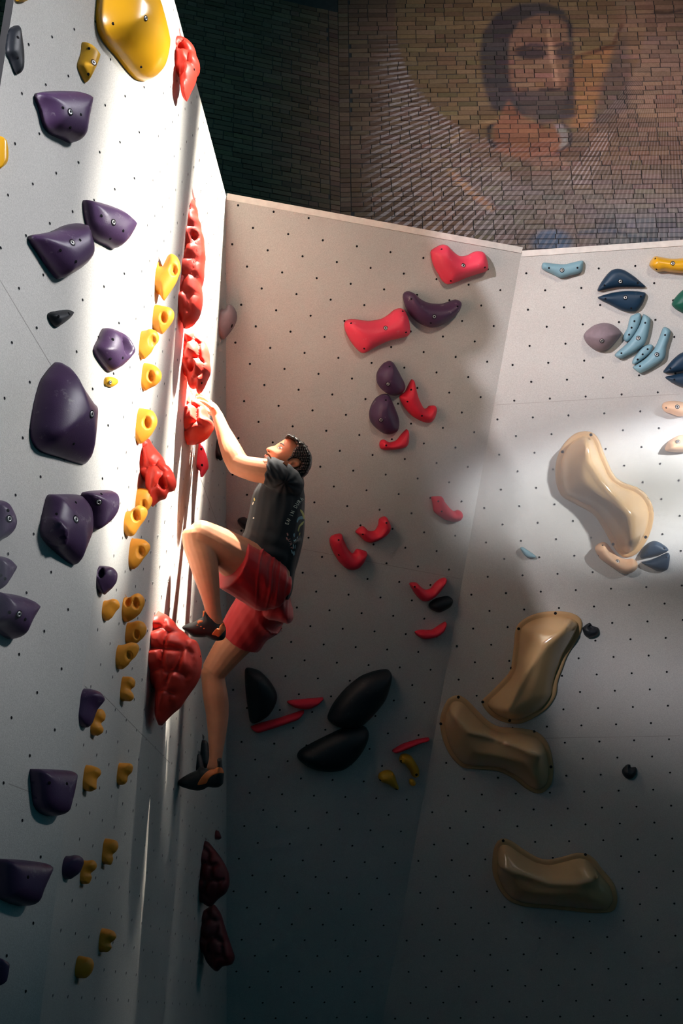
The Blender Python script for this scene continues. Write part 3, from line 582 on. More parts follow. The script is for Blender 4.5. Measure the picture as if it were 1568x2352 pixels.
def slab(px, depth, half, p=2.0, Rf=1.0, sp=2.2, mod=None):
    """outline in a plane facing the camera, swelled to both sides"""
    V, Tr, dd, bd, Q = plan(np.array(px), sp, None, 7)
    h = half * dome(dd, dd.max() * Rf, p)
    hf = h if mod is None else mod(V, h)
    C = np.array([at(x, y, depth) for x, y in V])
    k = len(V); VV = np.vstack([C - FWD * hf[:, None], C + FWD * h[:, None]])
    return VV, [list(t) for t in Tr] + [[t[0] + k, t[2] + k, t[1] + k] for t in Tr]
def fuse(name, parts, voxel, smooth, mt, parent=None, disp=None, ratio=None):
    bm = bmesh.new()
    for V, Fc in parts:
        b2 = bmesh.new(); vv = [b2.verts.new(v) for v in V]
        for f in Fc:
            try: b2.faces.new([vv[i] for i in f])
            except ValueError: pass
        bmesh.ops.remove_doubles(b2, verts=b2.verts, dist=2e-5); bmesh.ops.recalc_face_normals(b2, faces=b2.faces)
        t = bpy.data.meshes.new('t'); b2.to_mesh(t); b2.free(); bm.from_mesh(t); bpy.data.meshes.remove(t)
    me = bpy.data.meshes.new('t'); bm.to_mesh(me); bm.free()
    o = bpy.data.objects.new('t', me); scene.collection.objects.link(o)
    r = o.modifiers.new('r', 'REMESH'); r.mode = 'VOXEL'; r.voxel_size = voxel
    s = o.modifiers.new('s', 'SMOOTH'); s.factor = .5; s.iterations = smooth
    dg = bpy.context.evaluated_depsgraph_get()
    m2 = bpy.data.meshes.new_from_object(o.evaluated_get(dg)); bpy.data.objects.remove(o); bpy.data.meshes.remove(me)
    n = len(m2.vertices); V = np.empty(n * 3); m2.vertices.foreach_get('co', V); V = V.reshape(-1, 3)
    if disp is not None:
        N = np.empty(n * 3); m2.vertices.foreach_get('normal', N); V = V + N.reshape(-1, 3) * disp(V, N.reshape(-1, 3))[:, None]
    Fs = [tuple(p.vertices) for p in m2.polygons]; bpy.data.meshes.remove(m2)
    return mesh_obj(name, V, Fs, mt, parent)
def bvh_of(o):
    me = o.data; n = len(me.vertices); V = np.empty(n * 3); me.vertices.foreach_get('co', V); V = V.reshape(-1, 3) + np.array(o.location if o.parent is None else o.matrix_world.translation)
    return BVHTree.FromPolygons([Vector(v) for v in V], [tuple(p.vertices) for p in me.polygons])
def cast(bvh, x, y):
    d = Vector(unit(ray(x, y))); loc, nn, i, t = bvh.ray_cast(Vector(CAM), d)
    return (None, None) if loc is None else (np.array(loc), np.array(nn if nn.dot(d) < 0 else -nn))
def decal(name, bvh, px, mt, parent, lift=.0012, thick=.0015, sp=1.6, smooth_out=True):
    """a thin patch of its own lying on a surface, outline given in the photograph's frame"""
    px = np.array(px, float)
    V, Tr, dd, bd, Q = plan(px, sp, None, 3)
    P = []; last = None
    hits = [cast(bvh, *v) for v in V]
    good = [h for h in hits if h[0] is not None]
    if not good: return None
    dm = np.median([(h[0] - CAM) @ FWD for h in good])
    for v, h, d in zip(V, hits, dd):
        if h[0] is None or abs((h[0] - CAM) @ FWD - dm) > .09: p, nn = at(v[0], v[1], dm), -FWD
        else: p, nn = h
        P.append(p + nn * (lift + min(thick, d * PXM * .8)))
    return mesh_obj(name, P, [t for t in Tr], mt, parent)
H1 = lambda s, c=(580, 980, 9.8): [(float(a) / c[2] + c[0], float(b) / c[2] + c[1]) for a, b in (t.split(',') for t in s.split())]

def cloth(name, col, rough, sheen, bump):
    m_, N, L, b = nodes(name); b.inputs['Base Color'].default_value = (*col, 1); b.inputs['Roughness'].default_value = rough
    b.inputs['Sheen Weight'].default_value = sheen; b.inputs['Sheen Roughness'].default_value = .45; b.inputs['Specular IOR Level'].default_value = .3
    tc = N.new('ShaderNodeTexCoord'); nz = N.new('ShaderNodeTexNoise'); nz.inputs['Scale'].default_value = 16; nz.inputs['Detail'].default_value = 5
    L.new(tc.outputs['Object'], nz.inputs['Vector']); bp = N.new('ShaderNodeBump'); bp.inputs['Strength'].default_value = bump; bp.inputs['Distance'].default_value = .012
    L.new(nz.outputs['Fac'], bp.inputs['Height']); L.new(bp.outputs[0], b.inputs['Normal']); return m_
SK = mat('skin', srgb(200, 134, 100), .5, .35, .07, 24, .12, 90)
SK.node_tree.nodes['Principled BSDF'].inputs['Subsurface Weight'].default_value = .08
SK.node_tree.nodes['Principled BSDF'].inputs['Subsurface Radius'].default_value = (.01, .004, .002)
LIP = mat('lip', srgb(176, 92, 78), .5, .3, .05); STUB = mat('stubble', srgb(164, 104, 74), .6, .2, .15, 200, .4, 900)
HAIR = mat('dark_brown_hair', (.022, .014, .010), .42, .5, .35, 60, .8, 130)
BLK = cloth('black_cotton', (.018, .020, .024), .72, .10, .18)
RED = cloth('red_shorts_fabric', srgb(184, 30, 34), .55, .2, .10)
RUB = mat('black_rubber', (.018, .02, .022), .5, .4, .15, 30); LEA = mat('orange_leather', srgb(216, 120, 66), .55, .3, .1, 60, .2, 200)
EYE = mat('eye_white', (.75, .72, .68), .25, .5, 0); IRIS = mat('iris', (.05, .06, .05), .25, .5, 0); TOOTH = mat('teeth', (.7, .66, .58), .35, .4, 0)

head_px = H1('770,262 700,296 640,335 575,375 522,408 498,430 440,440 388,452 335,475 308,500 304,520 322,552 350,578 338,600 300,612 272,634 262,660 266,682 284,692 262,712 226,736 214,756 224,784 262,830 330,880 430,925 560,965 700,1000 800,1040 880,1130 1000,1230 1080,1190 1150,1115 1240,1000 1295,890 1318,760 1310,680 1275,570 1195,450 1080,345 960,265 860,238')
def headmod(V, h):
    g = lambda x, y, s, a: a * np.exp(-(((V[:, 0] - 580) * 9.8 - x) ** 2 + ((V[:, 1] - 980) * 9.8 - y) ** 2) / (2 * s * s))
    return h + g(610, 480, 50, -.010) + g(470, 470, 55, -.006) + g(560, 620, 110, .005) + g(410, 548, 26, .006) + g(620, 395, 45, .003) + g(345, 690, 30, -.004) + g(900, 820, 90, -.003)
HD = 6.50
parts = [slab(head_px, HD, .075, 2.1, 1.0, 1.5, headmod),
 slab(H1('785,890 835,795 900,768 990,768 1060,805 1078,845 1050,900 980,925 900,940 840,935'), HD - .070, .011, 2, .6, 1.2,
      lambda V, h: h - .008 * np.exp(-((((V[:, 0] - 580) * 9.8 - 925) / 62) ** 2 + (((V[:, 1] - 980) * 9.8 - 855) / 34) ** 2))),
 tube([(666, 1084, 6.52, 27, 29), (672, 1068, 6.51, 27, 28), (676, 1052, 6.5, 26, 27), (676, 1040, 6.5, 24, 26)]),
 tube([(612, 1350, 6.46, 50, 74), (620, 1295, 6.46, 50, 72), (630, 1235, 6.47, 55, 72), (638, 1180, 6.49, 57, 78), (646, 1140, 6.51, 51, 86), (655, 1108, 6.52, 40, 82), (664, 1084, 6.52, 26, 40)]),
 # left arm: upper arm, forearm
 tube([(658, 1102, 6.39, 28, 34), (625, 1086, 6.335, 29.5), (595, 1080, 6.33, 28), (566, 1074, 6.34, 26), (545, 1066, 6.36, 25)]),
 tube([(549, 1072, 6.355, 25), (536, 1046, 6.39, 25.5), (522, 1014, 6.45, 21.5, 20), (509, 982, 6.50, 15.5, 17), (500, 960, 6.535, 12, 15)]),
 # left hand
 tube([(500, 960, 6.535, 12, 15), (495, 946, 6.55, 11.5, 20), (489, 936, 6.56, 10.5, 22), (483, 928, 6.56, 8, 21)]),
 tube([(487, 938, 6.520, 5.6), (474, 928, 6.520, 5.0), (465, 923, 6.523, 4.4), (457, 922, 6.532, 3.9)], 10),
 tube([(485, 931, 6.545, 6.0), (472, 919, 6.545, 5.4), (461, 913, 6.550, 4.8), (453, 913, 6.562, 4.1)], 10),
 tube([(483, 927, 6.572, 6.2), (469, 913, 6.575, 5.5), (457, 906, 6.580, 4.9), (449, 905, 6.592, 4.2)], 10),
 tube([(483, 925, 6.600, 6.0), (470, 915, 6.604, 5.4), (460, 909, 6.612, 4.8), (453, 909, 6.622, 4.2)], 10),
 tube([(494, 948, 6.585, 7.0), (484, 948, 6.612, 6.4), (476, 943, 6.628, 5.6), (471, 937, 6.636, 4.6)], 10),
 # right arm and hand, behind the left
 tube([(664, 1094, 6.68, 36), (625, 1088, 6.73, 29), (575, 1080, 6.75, 25), (550, 1062, 6.75, 24)]),
 tube([(552, 1066, 6.75, 24), (528, 1026, 6.74, 22), (514, 990, 6.73, 16), (506, 966, 6.72, 12.5, 15)]),
 tube([(506, 966, 6.72, 12, 15), (500, 952, 6.71, 11, 20), (490, 940, 6.70, 9.5, 22), (485, 934, 6.70, 8, 21)]),
] + [tube([(486, 934 - i, 6.665 + .024 * i, 5.8), (476, 924 - i, 6.665 + .023 * i, 5.2), (468, 919 - i, 6.662 + .022 * i, 4.6), (462, 921 - i, 6.660 + .021 * i, 4.0)], 10) for i in range(4)] + [
 tube([(496, 953, 6.67, 7), (487, 950, 6.655, 6), (479, 946, 6.645, 5)], 10),
 # left leg, knee drawn up
 tube([(618, 1340, 6.40, 62, 66), (558, 1292, 6.31, 53, 55), (505, 1256, 6.23, 43, 43), (466, 1233, 6.19, 36, 37), (450, 1226, 6.18, 33, 34)]),
 tube([(448, 1222, 6.18, 30, 32), (453, 1248, 6.18, 32, 33), (463, 1275, 6.17, 33, 32), (474, 1322, 6.16, 28, 28), (485, 1378, 6.15, 19.5, 20), (490, 1412, 6.15, 17.5, 19), (493, 1438, 6.15, 20, 19)]),
 # right leg, hanging down to the lower foothold
 tube([(606, 1380, 6.56, 44, 48), (566, 1442, 6.60, 45, 47), (520, 1500, 6.63, 37, 38), (490, 1543, 6.63, 30, 33)]),
 tube([(488, 1540, 6.63, 28, 31), (490, 1565, 6.63, 28, 30), (495, 1602, 6.62, 29.5, 31), (499, 1640, 6.61, 27, 28), (498, 1692, 6.57, 21, 21), (495, 1738, 6.53, 15.5, 17), (492, 1766, 6.51, 18, 19)]),
]
person = fuse('person', parts, .0034, 5, SK)
tag(person, 'climber in black T-shirt and red shorts, one knee raised, gripping a red hold', 'person')
PBV = bvh_of(person)

# hair, brow, eye, mouth
def hairmod(V, h):
    w_ = voro(V, 4.2, 11, 1.6); fade = np.clip(h / .03, 0, 1)
    return h + .0075 * (w_ - .5) * fade
hv = slab(H1('735,268 775,200 800,172 850,182 905,205 945,190 985,245 1040,268 1085,322 1150,352 1205,425 1250,500 1290,565 1330,655 1336,745 1325,860 1305,930 1270,985 1240,1050 1180,1110 1130,1150 1068,1205 1010,1190 960,1130 930,1040 935,960 1000,925 1062,900 1090,835 1050,775 990,745 900,745 850,770 800,800 742,810 760,765 830,690 880,620 905,540 960,480 990,440 975,385 935,330 880,290 810,262'), HD, .084, 4.0, .55, 1.3, hairmod)
hair = mesh_obj('hair', *hv, HAIR, person)
decal('eyebrow', PBV, H1('606,372 640,362 690,388 716,425 700,432 668,402 628,388'), HAIR, person, .001, .002, .7)
ew = decal('eye', PBV, H1('560,490 590,462 625,448 655,460 672,490 655,505 620,500 590,500'), EYE, person, .0008, .002, .7)
decal('iris', PBV, H1('596,470 618,456 640,468 640,492 618,500 600,490'), IRIS, ew, .0030, .001, .6)
decal('eyelid', PBV, H1('552,492 590,456 628,440 664,455 684,500 668,486 652,462 625,452 596,466'), STUB, person, .0016, .0015, .6)
lp = decal('lips', PBV, H1('268,655 300,640 345,655 372,700 366,735 330,722 300,712 268,700 256,720 280,690'), LIP, person, .0008, .002, .7)
decal('mouth_opening', PBV, H1('290,690 325,682 362,712 366,738 330,722 300,705'), mat('mouth', (.03, .008, .006), .6, .2, 0), lp, .003, .0005, .6)
decal('teeth', PBV, H1('282,682 320,668 352,692 340,706 312,696 288,694'), TOOTH, lp, .0036, .0008, .6)
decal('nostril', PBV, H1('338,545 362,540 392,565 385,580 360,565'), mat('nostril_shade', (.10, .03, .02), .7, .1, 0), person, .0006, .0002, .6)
decal('stubble', PBV, H1('300,612 345,600 380,625 420,690 420,760 380,830 300,850 236,790 230,760 290,770 380,760 392,710 350,650 310,640'), STUB, person, .0003, .0004, .8)
decal('stubble', PBV, H1('700,800 790,760 800,820 760,900 640,930 480,910 400,880 430,840 560,850 660,830'), STUB, person, .0003, .0004, .9)

# T-shirt
def pxy(V): return proj(V)
def shirt_folds(V, N):
    P = pxy(V); dx, dy = P[:, 0] - 655, P[:, 1] - 1108; r = np.hypot(dx, dy); a = np.arctan2(dy, dx)
    f = .0026 * np.sin(a * 9 + r * .03) * np.exp(-(r / 60) ** 2)
    f += .0040 * np.sin((P[:, 0] * .95 + P[:, 1] * .32) * 2 * math.pi / 30) * np.clip((P[:, 1] - 1120) / 60, 0, 1) * np.clip((P[:, 0] - 640) / 30, .25, 1)
    f += .0050 * np.sin((P[:, 1] - P[:, 0] * .55) * 2 * math.pi / 34 + np.sin(P[:, 0] * .06)) * np.clip((P[:, 1] - 1200) / 50, 0, 1) * np.clip((672 - P[:, 0]) / 40, 0, 1)
    f += .0035 * np.sin((P[:, 0] * .9 - P[:, 1] * .5) * 2 * math.pi / 13) * np.exp(-((P[:, 0] - 622) / 26) ** 2 - ((P[:, 1] - 1080) / 26) ** 2)
    return f
shirt = fuse('t_shirt', [
 tube([(669, 1076, 6.515, 30, 40), (660, 1096, 6.52, 42, 84), (648, 1124, 6.51, 55, 95), (640, 1150, 6.50, 62, 90), (635, 1192, 6.48, 66, 84), (626, 1236, 6.47, 68, 84), (614, 1280, 6.46, 70, 86), (604, 1300, 6.46, 74, 86)], 24, .12),
 tube([(668, 1114, 6.43, 30, 38), (654, 1103, 6.38, 35, 42), (638, 1092, 6.35, 35, 40), (623, 1084, 6.335, 33.5, 37), (609, 1081, 6.33, 32.5, 35.5)], 20, .05),
 tube([(664, 1098, 6.66, 42, 40), (640, 1094, 6.71, 36, 36), (616, 1088, 6.735, 33, 33)], 20, .05),
 slab([(640, 1250), (690, 1235), (684, 1268), (677, 1300), (676, 1335), (673, 1358), (664, 1379), (655, 1372), (660, 1345), (645, 1310), (620, 1290)], 6.44, .10, 2.4, .6, 3),
], .0050, 4, BLK, person, shirt_folds)
SBV = bvh_of(shirt)
# shorts
def short_folds(V, N):
    P = pxy(V); x, y = P[:, 0], P[:, 1]
    q = x + .30 * (y - 1300) * np.clip((x - 560) / 60, .2, 1) - .0016 * (y - 1300) ** 2 * np.clip((x - 600) / 50, 0, 1)
    q = q + 5 * np.sin(y * .031 + x * .02) + 3 * np.sin(y * .013 - x * .051)
    k = np.clip((x - 572) / 45, .0, 1) * np.clip((1425 - y) / 60, .25, 1) * (.65 + .35 * np.sin(q * .17 + 1))
    w_ = np.exp(-((((q / 15.5) % 1) - .5) / .17) ** 2) + .5 * np.exp(-((((q / 9.3 + .3) % 1) - .5) / .2) ** 2)
    return .0050 * (w_ - .5) * k + .003 * np.sin((x * .8 - y * .45) * 2 * math.pi / 41) * np.clip((x - 540) / 30, 0, 1)
shorts = fuse('shorts', [
 tube([(640, 1358, 6.47, 34, 78), (612, 1345, 6.45, 60, 84), (585, 1325, 6.42, 60, 80)], 24, .3),
 tube([(632, 1352, 6.41, 50, 66), (610, 1340, 6.38, 64, 68), (570, 1314, 6.32, 64, 64), (531, 1294, 6.27, 61, 62)], 24, .04),
 tube([(644, 1390, 6.54, 44, 66), (612, 1394, 6.565, 68, 76), (580, 1424, 6.595, 61, 68), (550, 1466, 6.62, 54, 62)], 24, .04),
 slab([(600, 1330), (650, 1330), (664, 1350), (668, 1378), (674, 1400), (675, 1418), (664, 1430), (640, 1428), (605, 1410)], 6.47, .12, 2.2, .8, 3),
], .0045, 4, RED, person, short_folds)
QBV = bvh_of(shorts)
decal('side_mark', QBV, [(553, 1250), (557, 1247), (559, 1252), (556, 1254)], mat('white_print', (.7, .7, .7), .6, .2, 0), shorts, .0006, .0002, .8)
# climbing shoes
def shoe(lab, crop, outl, depth, half, patches, toe):
    px = H1(outl, crop)
    o = mesh_obj('climbing_shoe', *slab(px, depth, half, 2.3, .8, 1.6), RUB, person)
    o['label'] = lab
    b_ = bvh_of(o)
    for nm, pl, mt_ in patches: decal(nm, b_, H1(pl, crop), mt_, o, .0012, .002, 1.0)
    return o
S1 = (400, 1390, 11.2)
shoe('black and orange climbing shoe on the raised foot', S1, '205,570 250,525 340,480 480,440 560,400 640,355 715,320 735,250 745,160 790,140 850,165 930,215 1060,290 1190,430 1262,440 1290,520 1328,610 1318,800 1250,892 1100,916 960,882 830,822 700,828 560,822 470,802 390,735 290,660 225,610', 6.15, .043, [
  ('heel_panel', '970,745 1080,605 1150,605 1165,545 1262,445 1300,540 1322,610 1240,720 1150,812 1060,780', LEA),
  ('tongue', '592,432 640,392 740,398 712,448 650,455 636,492 610,480', LEA), ('pull_loop', '742,160 790,145 810,170 780,200 760,290 732,300 745,230', LEA),
  ('lace_loop', '568,520 598,500 622,520 600,536', LEA), ('lace_loop', '660,550 690,536 714,552 690,570', LEA), ('lace_loop', '748,600 768,584 784,604 764,618', LEA),
  ('collar_lining', '830,165 930,225 1060,300 1180,430 1150,420 1010,310 900,240', LEA)], None)
S2 = (400, 1700, 11.2)
shoe('black and orange climbing shoe on the lower foot', S2, '88,1085 130,1022 280,920 430,842 580,772 635,695 700,670 760,715 830,745 920,748 1050,712 1110,640 1110,480 1210,470 1225,600 1240,720 1278,850 1268,1000 1252,1120 1150,1202 1000,1212 870,1200 760,1262 620,1292 450,1272 250,1212 140,1165', 6.50, .043, [
  ('heel_panel', '600,1150 700,955 850,805 1050,722 1190,700 1240,745 1272,850 1150,852 1000,902 885,1000 815,1110', LEA)], None)

# print on the T-shirt: arched lettering, palm leaves, small lettering
PRN = mat('cream_print', (.85, .80, .66), .7, .2, .1, 80); PRY = mat('yellow_print', (.62, .55, .20), .7, .2, .1, 80); PRB = mat('blue_print', (.28, .45, .50), .7, .2, .1, 80); PRR = mat('rose_print', (.62, .28, .24), .7, .2, .1, 80)
def word(txt, path, hgt, mt_, bvh, parent):
    """letters from the built-in font, bent along a line and laid on the cloth"""
    Q = np.array(path, float); seg = np.linalg.norm(np.diff(Q, axis=0), axis=1); cum = np.r_[0, np.cumsum(seg)]
    adv = cum[-1] / len(txt)
    for i, ch in enumerate(txt):
        if ch == ' ': continue
        cu = bpy.data.curves.new('t', 'FONT'); cu.body = ch; cu.size = 1; cu.resolution_u = 2; cu.offset = .02
        to = bpy.data.objects.new('t', cu); scene.collection.objects.link(to)
        me = bpy.data.meshes.new_from_object(to.evaluated_get(bpy.context.evaluated_depsgraph_get())); bpy.data.objects.remove(to)
        bm = bmesh.new(); bm.from_mesh(me); bpy.data.meshes.remove(me)
        bmesh.ops.triangulate(bm, faces=bm.faces); bmesh.ops.subdivide_edges(bm, edges=[e for e in bm.edges if e.calc_length() > .3], cuts=2, use_grid_fill=True)
        xs = np.array([v.co.x for v in bm.verts]); x0, wd = xs.min(), max(np.ptp(xs), .25)
        s = (i + .5) * adv; c = np.array([np.interp(s, cum, Q[:, j]) for j in (0, 1)]); c2 = np.array([np.interp(s + 1, cum, Q[:, j]) for j in (0, 1)])
        t = c2 - c; t /= np.linalg.norm(t) + 1e-9; nn = np.array([t[1], -t[0]])
        P, ok = [], True
        for v in bm.verts:
            q = c + t * ((v.co.x - x0 - wd / 2) * adv * 1.22) + nn * (v.co.y * hgt * 1.35)
            l, n_ = cast(bvh, *q)
            if l is None: ok = False; break
            P.append(l + n_ * .0009)
        if ok: mesh_obj('printed_letter', P, [[v.index for v in f.verts] for f in bm.faces], mt_, parent, smooth=False)
        bm.free()
word('EN IN DURA', [(661.5, 1207), (664, 1199), (670, 1190), (676, 1176), (684, 1162), (692, 1152), (697.5, 1146)], 9.0, PRN, SBV, shirt)
S3 = (560, 1040, 7.84)
for nm, mt_, pl in [('palm_leaf', PRY, '1010,1020 1055,1050 1088,1130 1088,1195 1065,1185 1045,1110 1018,1065'), ('palm_leaf', PRB, '948,1228 980,1160 1040,1138 1068,1190 1040,1195 990,1205 958,1258'),
                    ('palm_leaf', PRY, '1078,1240 1055,1290 1010,1330 980,1418 965,1400 980,1330 1020,1272 1060,1238'), ('palm_leaf', PRB, '885,1470 905,1445 915,1480 905,1520 890,1500'),
                    ('printed_dash', PRB, '885,1570 905,1600 935,1570 930,1555 905,1580'), ('printed_dash', PRY, '1000,1440 1012,1440 1002,1490 992,1480'), ('printed_dash', PRB, '960,1510 970,1505 960,1545 948,1540'),
                    ('printed_mark', PRY, '176,835 190,805 204,850 190,870'), ('printed_mark', PRN, '150,930 165,885 182,890 165,935'), ('printed_mark', PRN, '160,1180 175,1160 190,1175 175,1190')]:
    decal(nm, SBV, H1(pl, S3), mt_, shirt, .0008, .0002, 1.0)
word('URF', [(660, 1238), (664.5, 1250), (669, 1264)], 6.5, PRR, SBV, shirt)
for nm, mt_, pl in [('printed_mark', PRR, '768,1450 785,1440 800,1480 785,1500'), ('printed_mark', PRR, '755,1530 775,1520 790,1560 775,1575'), ('printed_mark', PRB, '880,1660 895,1650 900,1720 885,1725'), ('printed_mark', PRB, '915,1665 930,1655 925,1720 912,1722'),
                    ('printed_mark', PRB, '845,1760 860,1745 880,1800 865,1815'), ('printed_mark', PRB, '880,1800 905,1770 912,1830 890,1850')]:
    decal(nm, SBV, H1(pl, S3), mt_, shirt, .0008, .0002, 1.0)
# ------------------------------------------------------------------ the church: roof with skylight, brick walls, floor
floor = mesh_obj('floor', [[-9, -8, 0], [12, -8, 0], [12, 16, 0], [-9, 16, 0], [-9, -8, -.2], [12, -8, -.2], [12, 16, -.2], [-9, 16, -.2]],
                 [[0, 1, 2, 3], [7, 6, 5, 4], [0, 4, 5, 1], [1, 5, 6, 2], [2, 6, 7, 3], [3, 7, 4, 0]], mat('dark_crash_mat', (.06, .075, .08), .7, .2, .1, 3), smooth=False)
tag(floor, 'dark padded floor under the climbing panels', None, None, 'structure')
# skylight openings are the sunlit patches carried back along the sun's direction to the roof
def up_to_roof(p): return p + SUN * ((ZROOF - p[2]) / SUN[2])
slots = [[('L2', -.75, .45), ('L2', .0, .45), ('L2', .10, -2.12), ('L2', -.66, -2.12)],
         [('L2', -.35, -2.40), ('L2', -.26, -2.40), ('L2', .0, -3.6), ('L2', -.05, -3.6)]]
holes2 = [[up_to_roof(wp(*q))[:2] for q in s] for s in slots]
X0, X1, Y0, Y1 = -10., 20., -12., 17.
pts = [(X0, Y0), (X1, Y0), (X1, Y1), (X0, Y1)]; edges = [(0, 1), (1, 2), (2, 3), (3, 0)]
for h in holes2:
    b = len(pts); pts += [tuple(p) for p in h]; edges += [(b, b + 1), (b + 1, b + 2), (b + 2, b + 3), (b + 3, b)]
r = geometry.delaunay_2d_cdt([Vector(p) for p in pts], edges, [], 1, 1e-6)
rv = np.array([[v.x, v.y] for v in r[0]])
tri = [t for t in r[2] if not any(inside(rv[list(t)].mean(0)[None], np.array(h))[0] for h in holes2)]
rm = mat('dark_roof_boards', (.035, .03, .028), .85, .1, .2, 2)
roof = mesh_obj('ceiling', np.c_[rv, np.full(len(rv), ZROOF)], [list(t)[::-1] for t in tri], rm, smooth=False)
tag(roof, 'dark boarded church ceiling with narrow skylights', None, None, 'structure')
md = roof.modifiers.new('thickness', 'SOLIDIFY'); md.thickness = .05; md.offset = -1

# --- mural painted over the brickwork; colours are those of the paint
def smooth01(x): x = np.clip(x, 0, 1); return x * x * (3 - 2 * x)
def ell(x, y, cx, cy, a, b, soft=.15, rot=0.0):
    c, s = math.cos(rot), math.sin(rot); X = (x - cx) * c + (y - cy) * s; Y = -(x - cx) * s + (y - cy) * c
    return smooth01((1 - np.hypot(X / a, Y / b)) / soft + .5)
def polym(x, y, poly, soft=8.0):
    P = np.stack([x, y], 1); Q = np.array(poly, float)
    d = segdist(P, Q, np.roll(Q, -1, 0)); i = inside(P, Q)
    return smooth01(.5 + np.where(i, d, -d) / soft)
def strok(x, y, line, wd):
    P = np.stack([x, y], 1); Q = np.array(line, float); return smooth01(1.4 - segdist(P, Q[:-1], Q[1:]) / wd)
def paint(px):
    """colour of the painted brick at mural place px (N,2); alpha = strength of the ray strokes"""
    x, y = (px[:, 0] - 968) * 2.613, px[:, 1] * 2.613
    C = np.tile(np.array(srgb(112, 84, 68)), (len(x), 1)); A = np.zeros(len(x))
    def mix(mask, col, k=1.0):
        m_ = (mask * k)[:, None]; C[:] = C * (1 - m_) + np.array(srgb(*col)) * m_
    R = np.hypot(px[:, 0] - 1195, px[:, 1] - 40)
    rest = smooth01((R - 285) / 6)
    ang = np.degrees(np.arctan2(px[:, 1] - 70, 1535 - px[:, 0]))
    A = rest * smooth01((ang + 2) / 12) * smooth01((px[:, 0] - 815 - (px[:, 1] < 300) * 20) / 90) * .8 * (1 - .75 * smooth01((px[:, 0] - 1050) / 200))
    mix(rest * smooth01((y - 900) / 300) * smooth01((x - 150) / 300), (118, 110, 104), .55)   # grey robe area
    mix(rest * smooth01((y - 1150) / 250) * smooth01((x - 900) / 300), (92, 100, 106), .6)
    mix(1 - rest, (124, 98, 70), .8)                                           # halo
    mix(polym(x, y, [(1180, -40), (1330, -40), (1640, -40), (1640, 800), (1400, 760), (1250, 640), (1180, 300)], 120), (140, 104, 84), .7)
    mix(polym(x, y, [(910, 340), (1150, 260), (1120, 420), (1050, 640), (1010, 790), (900, 760)], 30), (150, 104, 70), .8)
    mix(strok(x, y, [(930, 345), (1150, 270), (1200, 150)], 14), (90, 58, 46), .8)
    mix(polym(x, y, [(1160, 300), (1220, 200), (1260, 400), (1240, 640), (1080, 760), (1030, 700), (1080, 480)], 60), (84, 70, 70), .6)
    mix(polym(x, y, [(345, 330), (370, 190), (450, 80), (600, 20), (740, 14), (850, 60), (905, 150), (912, 420), (925, 700), (860, 720), (520, 690), (420, 650), (370, 520)], 26), (66, 58, 60), .9)   # hair
    mix(polym(x, y, [(520, 330), (530, 220), (590, 130), (700, 86), (800, 90), (870, 140), (885, 300), (880, 500), (850, 640), (760, 760), (660, 700), (580, 620), (530, 500)], 22), (136, 98, 78), .92)    # face
    mix(polym(x, y, [(530, 560), (640, 540), (720, 545), (870, 540), (862, 650), (800, 730), (720, 745), (640, 690), (570, 640)], 34), (76, 66, 64), .85)   # beard
    mix(ell(x, y, 660, 322, 92, 34, .5), (66, 56, 58), .9); mix(ell(x, y, 848, 318, 44, 40, .5), (70, 58, 58), .85)
    mix(strok(x, y, [(570, 300), (660, 268), (748, 280)], 13), (60, 52, 54), .8); mix(strok(x, y, [(802, 275), (850, 262), (885, 290)], 11), (60, 52, 54), .8)
    mix(strok(x, y, [(765, 180), (780, 330), (802, 440), (812, 525)], 17), (172, 128, 102), .9)
    mix(strok(x, y, [(705, 540), (770, 538), (830, 534)], 9), (52, 44, 48), .9)
    mix(ell(x, y, 682, 755, 50, 18, .5), (66, 52, 52), .8)
    mix(polym(x, y, [(520, 600), (600, 700), (760, 770), (830, 760), (880, 900), (600, 960), (440, 900), (430, 760)], 26), (138, 86, 66), .75)  # neck
    mix(strok(x, y, [(440, 730), (402, 770), (405, 840), (440, 880)], 14), (56, 50, 54), .9)
    mix(polym(x, y, [(795, 745), (840, 742), (880, 800), (872, 880), (820, 905), (840, 840)], 16), (142, 128, 122), .85)
    mix(strok(x, y, [(840, 735), (895, 790), (888, 870), (810, 915)], 11), (58, 50, 54), .85)
    mix(strok(x, y, [(165, 860), (270, 775), (450, 722)], 12), (150, 116, 84), .8)
    mix(strok(x, y, [(170, 1030), (300, 1160), (420, 1250)], 22), (168, 120, 84), .7)
    mix(polym(x, y, [(640, 960), (840, 950), (900, 1000), (700, 1020)], 26), (150, 110, 92), .7)
    mix(ell(x, y, 780, 1450, 120, 70, .6), (70, 96, 120), .7)
    mix(strok(x, y, [(950, 1400), (1120, 1378), (1300, 1430), (1560, 1470)], 16), (70, 74, 84), .7)
    mix(strok(x, y, [(1400, 75), (1480, 80), (1560, 60)], 10), (56, 48, 48), .7)
    band = polym(x, y, [(1060, 785), (1165, 780), (1000, 1130), (840, 1110)], 20)
    A = np.maximum(A * (1 - .5 * polym(x, y, [(250, 760), (900, 700), (1000, 900), (640, 1100), (250, 900)], 60)), band * .6)
    return np.c_[C, np.clip(A, 0, 1)]
MURY = 15.0
_c = ray(781, 470); MX = (CAM + _c * (MURY / _c[1]))[0]
MC = np.array([MX, MURY, 0]); DM = np.array([1., 0, 0]); NM = np.array([0, -1., 0])
DLB = -hd(10300, 2235); NLB = unit(np.cross(DLB, [0, 0, 1.0])); NLB = NLB if (CAM - MC) @ NLB > 0 else -NLB
